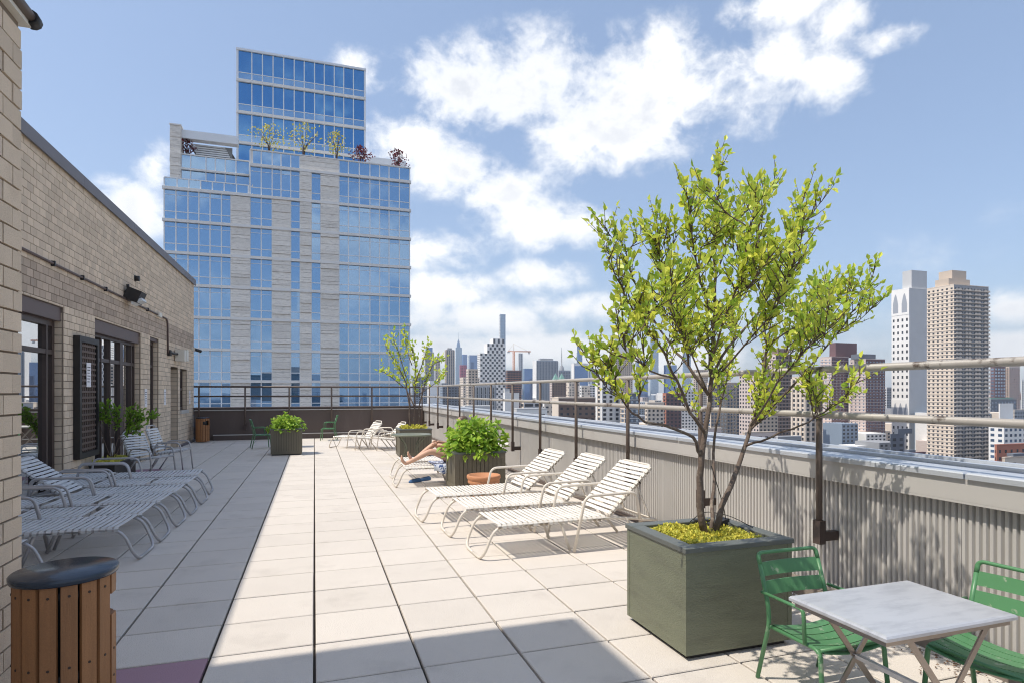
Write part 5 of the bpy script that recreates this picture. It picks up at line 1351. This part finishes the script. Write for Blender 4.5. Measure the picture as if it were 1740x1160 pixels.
# middle distance
city('tall striped apartment slab with white vertical piers left of the near tree', 1014, 1022, 1054, 645, 240, 'c_beige', 'c_white', style=('stripe', 'stripe'), trim='c_white', ff=(.45, .6), cell=(4.2, 3))
city('dark-balconied slab directly behind the guard rail post by the tree', 1054, 1062, 1086, 668, 235, 'c_tan', 'c_slate', 'c_paleglass', style=('bands', 'bands'), trim='c_white')
city('beige prewar tower with white stepped crown left of the near tree', 1036, 1046, 1075, 603, 520, 'c_beige', 'c_tan', roof=((1044, 1073, 572, 'c_white', .1), (1050, 1066, 558, 'c_white', .2)), ff=(.35, .45))
city('broad low brown block with a pale cornice above the parapet cap', 938, 949, 1012, 676, 195, 'c_beige', 'c_brown', style=(None, 'bands'), trim='c_brown', ff=(.4, .4), roof=((949, 1010, 673.5, 'c_beige', .02),))
city('cream plain tower behind the broad low brown block', 962, 967, 985, 645, 420, 'c_beige', 'c_beige', skip=.3)
city('pale cream block adjoining the plain cream tower', 985, 988, 1003, 655, 400, 'c_white', 'c_beige', skip=.3)
city('white-framed grid block beside the pale cream block', 1000, 1001, 1016, 652, 450, 'c_white', 'c_white', 'win_dark', ff=(.7, .6))
city('checkerboard black and white tower with stepped top', 811, 816, 858, 600, 620, 'c_white', 'c_white', 'win_dark', style=('grid', None), cell=(3.6, 3.3), name='checkerboard_tower', roof=())
CK = bpy.data.objects['checkerboard_tower']
c0 = at(816, HOR, K(620)); Yc = c0.y; b = MB(); wbk = MB()
for (p0, p1, yt, yb_) in ((816, 858, 600, 720), (828, 858, 583.5, 600), (838, 857, 575, 583.5)):
    q0, q1 = on_y(p0, yt, Yc), on_y(p1, yt, Yc); zb_ = on_y(p0, yb_, Yc).z
    if yt < 600: b.box(q0.x, q1.x, Yc, Yc + 22, zb_, q0.z)
    nx_ = int((q1.x - q0.x) / 3.9); nz_ = int((q0.z - zb_) / 4.6); wq_ = (q1.x - q0.x) / nx_; hq_ = (q0.z - zb_) / nz_
    for i in range(nx_):
        for j in range(nz_):
            if (i + j) % 2: continue
            x_ = q0.x + i * (q1.x - q0.x) / nx_; z_ = zb_ + j * (q0.z - zb_) / nz_; wbk.quad((x_ + .2, Yc - .15, z_ + .5), (x_ + wq_ * .95, Yc - .15, z_ + .5), (x_ + wq_ * .95, Yc - .15, z_ + hq_ * .92), (x_ + .2, Yc - .15, z_ + hq_ * .92))
for bb in (b, wbk):
    for k, v in enumerate(bb.v): bb.v[k] = (v[0] - CK.location.x, v[1] - CK.location.y, v[2] - GZ)
b.build('stepped_top', 'c_white', CK); tag(wbk.build('windows', 'win_dark', CK), kind='stuff')
city('cream apartment block left of the checkerboard tower', 781, 787, 815, 641, 480, 'c_beige', 'c_beige', cell=(3.4, 3.3), ff=(.4, .4))
city('beige taller block behind the cream apartment block', 792, 796, 812, 627, 700, 'c_beige', 'c_tan')
city('pale windowless theatre-like block beneath the checkerboard tower', 805, 808, 842, 655, 300, 'c_concrete', 'c_concrete', style=('stripe', 'stripe'), trim='c_grey', ff=(.2, .9))
city('white roof house block with dark openings behind the rails', 786, 790, 838, 690, 210, 'c_white', 'c_concrete', ff=(.5, .45), cell=(4, 4), skip=.3)
city('plain white block with flat roof left of the post', 855, 858, 882, 668, 260, 'c_white', 'c_white', style=(None, None), roof=((858, 866, 660, 'c_concrete', .2),))
city('low pale roof with dark vents behind the parapet cap', 872, 878, 930, 695, 175, 'c_concrete', 'c_white', ff=(.5, .5), cell=(4.5, 4))
city('low grey block with black panels behind the rails', 884, 890, 925, 680, 260, 'c_beige', 'c_concrete', ff=(.8, .5), cell=(6, 4))
city('narrow pale block between the rails right of the black panels', 922, 925, 944, 685, 250, 'c_white', 'c_beige', ff=(.5, .4))
city('half-built concrete frame under the tower crane', 859, 862, 886, 629, 560, 'c_brown', 'c_maroon', 'win_dark', ('bands', 'bands'), (4, 3.6), (.7, .6), 'c_orange', name='construction_frame')
city('deep blue glass slab right of the half-built frame', 888, 891, 905, 626, 1200, 'c_paleglass', 'c_blueglass', style=(None, None), name='glass_slab')
city('broad grey office slab with fine vertical ribs', 905, 912, 948, 612, 1700, 'c_white', 'c_bluegrey', style=(None, 'stripe'), trim='c_grey', roof=((918, 940, 608.5, 'c_grey', .2),), ff=(.3, .9), name='office_slab')
city('brick block with twin pointed towers right of the grey office slab', 934, 938, 966, 648, 440, 'c_pink', 'c_brown', ff=(.35, .5), name='twin_tower_block')
tb_ = bpy.data.objects['twin_tower_block']
for px in (945, 955.5):
    q = at(px, 648, K(441)); w = 3.4; b = MB(); z0 = q.z - GZ; x_, y_ = q.x - tb_.location.x, q.y - tb_.location.y + 2
    b.box(x_ - w, x_ + w, y_ - w, y_ + w, z0, z0 + 3); b.lathe([(w * 1.35, z0 + 3), (.05, z0 + 11)], 4, (x_, y_, 0), False, pi / 4); b.build('spire', 'c_verdigris', tb_)
city('white-framed blue glass block with a bright blue face', 971, 975, 1000, 617, 1000, 'c_white', 'c_white', style=(None, None), name='framed_glass_block')
fg = bpy.data.objects['framed_glass_block']; q0, q1 = at(976.5, 622, 1000), None
Yq = at(975, HOR, 1000).y; q0 = on_y(976.5, 621, Yq); q1 = on_y(998.5, 665, Yq); b = MB(); b.box(q0.x - fg.location.x, q1.x - fg.location.x, Yq - .8 - fg.location.y, Yq - .05 - fg.location.y, q1.z - GZ - 40, q0.z - GZ); b.build('glass_face', 'c_blueglass', fg)
city('blue-grey tower with a slanted top fin', 980, 981.5, 989.5, 599, 2200, 'c_paleglass', 'c_blueglass', style=(None, None), name='fin_tower')
ft_ = bpy.data.objects['fin_tower']; b = MB(); q = at(984, 599, 2215)
for k in range(5):
    u = k / 5; b.obox((q.x - ft_.location.x + 1 - 5 * u * u, q.y - ft_.location.y + 4, q.z - GZ + 3.5 + 7 * k), (5.2 - .35 * k, 0, 0), (0, 4, 0), (-.6, 0, 3.6))
b.build('fin', 'c_blueglass', ft_)
city('blue-grey tower beside the white-framed glass block', 999, 1001, 1008, 620, 1500, 'c_bluegrey', 'c_bluegrey', style=(None, None))
city('dim blue lower block beyond the white-framed glass block', 1003, 1006, 1017, 629, 1300, 'c_bluegrey', 'c_bluegrey', style=(None, 'bands'), trim='c_grey')
city('very slender white grid tower, the highest of the skyline', 848, 850, 859, 534, 2600, 'c_white', 'c_paleglass', 'win_blue', ('grid', 'grid'), (6, 6), (.5, .5), name='slender_tower')
city('pale glass tower tapering to a needle, left of the checkerboard tower', 774, 775, 785, 590, 3300, 'c_paleglass', 'c_paleglass', style=(None, None), name='needle_tower')
nt_ = bpy.data.objects['needle_tower']; q = at(779.5, 590, 3330); b = MB(); x_, y_ = q.x - nt_.location.x, q.y - nt_.location.y + 8; z0 = q.z - GZ
b.lathe([(13, z0), (9, z0 + 24), (4, z0 + 40), (.8, z0 + 46), (.4, z0 + 82)], 4, (x_, y_, 0), False, pi / 4); b.build('crown', 'c_paleglass', nt_)
city('grey-brown ribbed office tower left of the needle tower', 756, 758.5, 772, 594, 1800, 'c_tan', 'c_grey', style=('stripe', 'stripe'), trim='c_tan', ff=(.4, .8), roof=((761, 768, 591, 'c_grey', .2),))
city('blue glass tower with a dark crown right of the needle tower', 785, 787, 794, 602, 2600, 'c_blueglass', 'c_blueglass', style=(None, None))
city('blue glass tower under construction netting beside the checkerboard tower', 796, 798, 811, 603, 2400, 'c_bluegrey', 'c_blueglass', style=(None, None))
city('crimson netted building below the blue glass towers', 781, 782, 793, 620, 1900, 'c_pinknet', 'c_pinknet', style=(None, 'bands'), trim='c_pinknet')
city('pale tower with a blue crown behind the far slender tree', 721, 723, 737, 598, 1700, 'c_concrete', 'c_grey', style=(None, 'stripe'), trim='c_grey', roof=((724, 735, 590, 'c_blueglass', .1),))
city('grey tower partly hidden by the far slender tree', 738, 740, 748, 605, 1900, 'c_grey', 'c_tan', style=(None, 'grid'))
city('blue office block behind the far slender tree', 700, 702, 724, 640, 900, 'c_bluegrey', 'c_bluegrey', style=('bands', 'bands'), trim='c_grey')
city('slate blue block below the ribbed office tower', 748, 752, 782, 655, 700, 'c_bluegrey', 'c_slate', style=('grid', 'grid'))
city('pale ribbed slab tower behind the crane mast', 880, 882, 888, 600, 2100, 'c_concrete', 'c_bluegrey', style=(None, 'stripe'), trim='c_white', ff=(.3, .9))
city('glass tower with a pale top rising behind the white stepped crown', 1064, 1066, 1074, 549, 1900, 'c_paleglass', 'c_paleglass', style=(None, None))
city('blue glass tower seen through the left branches', 1080, 1083, 1101, 612, 1500, 'c_bluegrey', 'c_blueglass', style=(None, None))
city('pale glass pinnacle tower seen through the left branches', 1105, 1107, 1119, 575, 2300, 'c_paleglass', 'c_paleglass', style=(None, None))
city('thin glass supertall seen through the middle of the near tree', 1160, 1163, 1174, 520, 2300, 'c_paleglass', 'c_paleglass', style=(None, None))
city('blue glass slab behind the middle of the near tree', 1128, 1131, 1150, 620, 1500, 'c_blueglass', 'c_blueglass', style=(None, None))
city('tan hotel slab behind the right of the near tree', 1178, 1182, 1203, 628, 900, 'c_tan', 'c_tan')
city('antenna-topped grey office block right of the twin pointed towers', 948, 950, 969, 629, 1500, 'c_grey', 'c_bluegrey', style=(None, 'stripe'), trim='c_grey', name='antenna_block')
ab = bpy.data.objects['antenna_block']; q = at(956.5, 629, 1515); b = MB(); x_, y_ = q.x - ab.location.x, q.y - ab.location.y + 8; z0 = q.z - GZ
b.lathe([(7, z0), (5, z0 + 10), (1.6, z0 + 14), (1.0, z0 + 42), (.3, z0 + 60)], 6, (x_, y_, 0)); b.build('antenna', 'c_grey', ab)
# tower crane over the half-built frame
KC = K(566); cp = at(873, HOR, KC); cr = thing('tower_crane', 'orange tower crane with long jib above the half-built frame', 'crane', (cp.x, cp.y, GZ))
zc_ = H + (HOR - 597) * KC / FPX - GZ; zt_ = H + (HOR - 585) * KC / FPX - GZ; ww = 1.2
b = MB()
for sx in (-1, 1):
    for sy in (-1, 1): b.tube([(sx * ww, sy * ww, 20), (sx * ww, sy * ww, zc_)], .34, 5)
z = 60
while z < zc_: b.tube([(-ww, -ww, z), (ww, -ww, z + 2)], .2, 4); b.tube([(ww, -ww, z + 2), (-ww, -ww, z + 4)], .2, 4); z += 4
b.build('mast', 'c_orange', cr)
b = MB()
for (yy, zz) in ((-.6, 0), (.6, 0), (0, 1.3)): b.tube([(-10, yy, zc_ + zz), (29, yy, zc_ + zz)], .32, 4)
x = -10
while x < 28: b.tube([(x, -.6, zc_), (x + .9, 0, zc_ + 1.3), (x + 1.8, -.6, zc_)], .18, 4, False); x += 1.8
b.build('jib', 'c_orange', cr)
b = MB(); b.tube([(0, 0, zc_), (0, 0, zt_ + 1)], .3, 5); b.tube([(0, 0, zt_ + 1), (24, 0, zc_ + 1.3)], .14, 4); b.tube([(0, 0, zt_ + 1), (-9.5, 0, zc_ + .5)], .14, 4); b.build('tie_bar', 'c_tan', cr)
b = MB(); b.box(-11, -7, -.9, .9, zc_ - 2.4, zc_); b.box(25, 27.5, -.6, .6, zc_ - 3.4, zc_); b.build('counterweight', 'c_concrete', cr)

# the far mass of the city, all round
r = random.Random(77); bulk = {k: MB() for k in ('c_beige', 'c_grey', 'c_bluegrey', 'c_pink', 'c_white')}; wq = MB()
def clear(x, y):
    if -60 < x < 60 and -40 < y < 110: return False
    if y > 0:
        a = math.degrees(math.atan2(x, y))
        if -25 < a < 9 and math.hypot(x, y) < 900: return a < -8 and math.hypot(x, y) > 140
        if 9 <= a < 80 and math.hypot(x, y) < 560: return False
    return True
cnt = 0
while cnt < 2600:
    a = r.uniform(0, 2 * pi) if r.random() < .35 else R(r.uniform(0, 70)); d = 90 + 4200 * r.random() ** 1.3; x, y = d * math.sin(a), d * math.cos(a)
    if not clear(x, y): continue
    w, l = r.uniform(14, 42), r.uniform(14, 42); top = GZ + r.choice((18, 22, 26, 32, 40, 52, 66)) * r.uniform(.8, 1.15)
    if y < 0 and d < 700: top = min(top + 25, 6)
    if y > 0 and d < 1150: top = min(top, GZ + 60)
    if y > 0 and d > 1500 and r.random() < .2: top += r.uniform(10, 55)
    k = r.choice(list(bulk)); bulk[k].box(x, x + w, y, y + l, GZ, top); cnt += 1
    if d < 1600 and y > 0 and x > 0:
        nz = int(min((top - GZ) / 3.4, 14)); nx = int(w / 4.2)
        for i in range(nx):
            for j in range(nz):
                xx = x + (i + .25) * w / nx; zz = top - 3.2 * (j + 1); wq.quad((xx, y - .06, zz), (xx + w / nx * .5, y - .06, zz), (xx + w / nx * .5, y - .06, zz + 1.7), (xx, y - .06, zz + 1.7))
dm = thing('distant_buildings', 'hazy mass of low city roofs filling the distance to the horizon', 'city', (0, 0, GZ)); dm['kind'] = 'stuff'
for k, b in bulk.items():
    for i, v in enumerate(b.v): b.v[i] = (v[0], v[1], v[2] - GZ)
    o = b.build('blocks', k, dm); o['kind'] = 'stuff'
for i, v in enumerate(wq.v): wq.v[i] = (v[0], v[1], v[2] - GZ)
o = wq.build('windows', 'win_dark', dm); o['kind'] = 'stuff'

# ------------------------------------------------------------------ air
hm_ = bpy.data.materials.new('haze'); hm_.use_nodes = True; n = hm_.node_tree.nodes; n.clear()
ov = n.new('ShaderNodeOutputMaterial'); pv = n.new('ShaderNodeVolumePrincipled'); pv.inputs['Color'].default_value = (0.80, 0.88, 1.0, 1); pv.inputs['Density'].default_value = 0.00013
pv.inputs['Anisotropy'].default_value = 0.2
hm_.node_tree.links.new(pv.outputs[0], ov.inputs['Volume']); MAT['haze'] = hm_
b = MB(); b.box(-5200, 5200, -5200, 5200, GZ - 1, 520); hz_o = b.build('haze', 'haze'); hz_o['kind'] = 'stuff'; hz_o['label'] = 'thin pale blue summer haze over the city'; hz_o['category'] = 'haze'
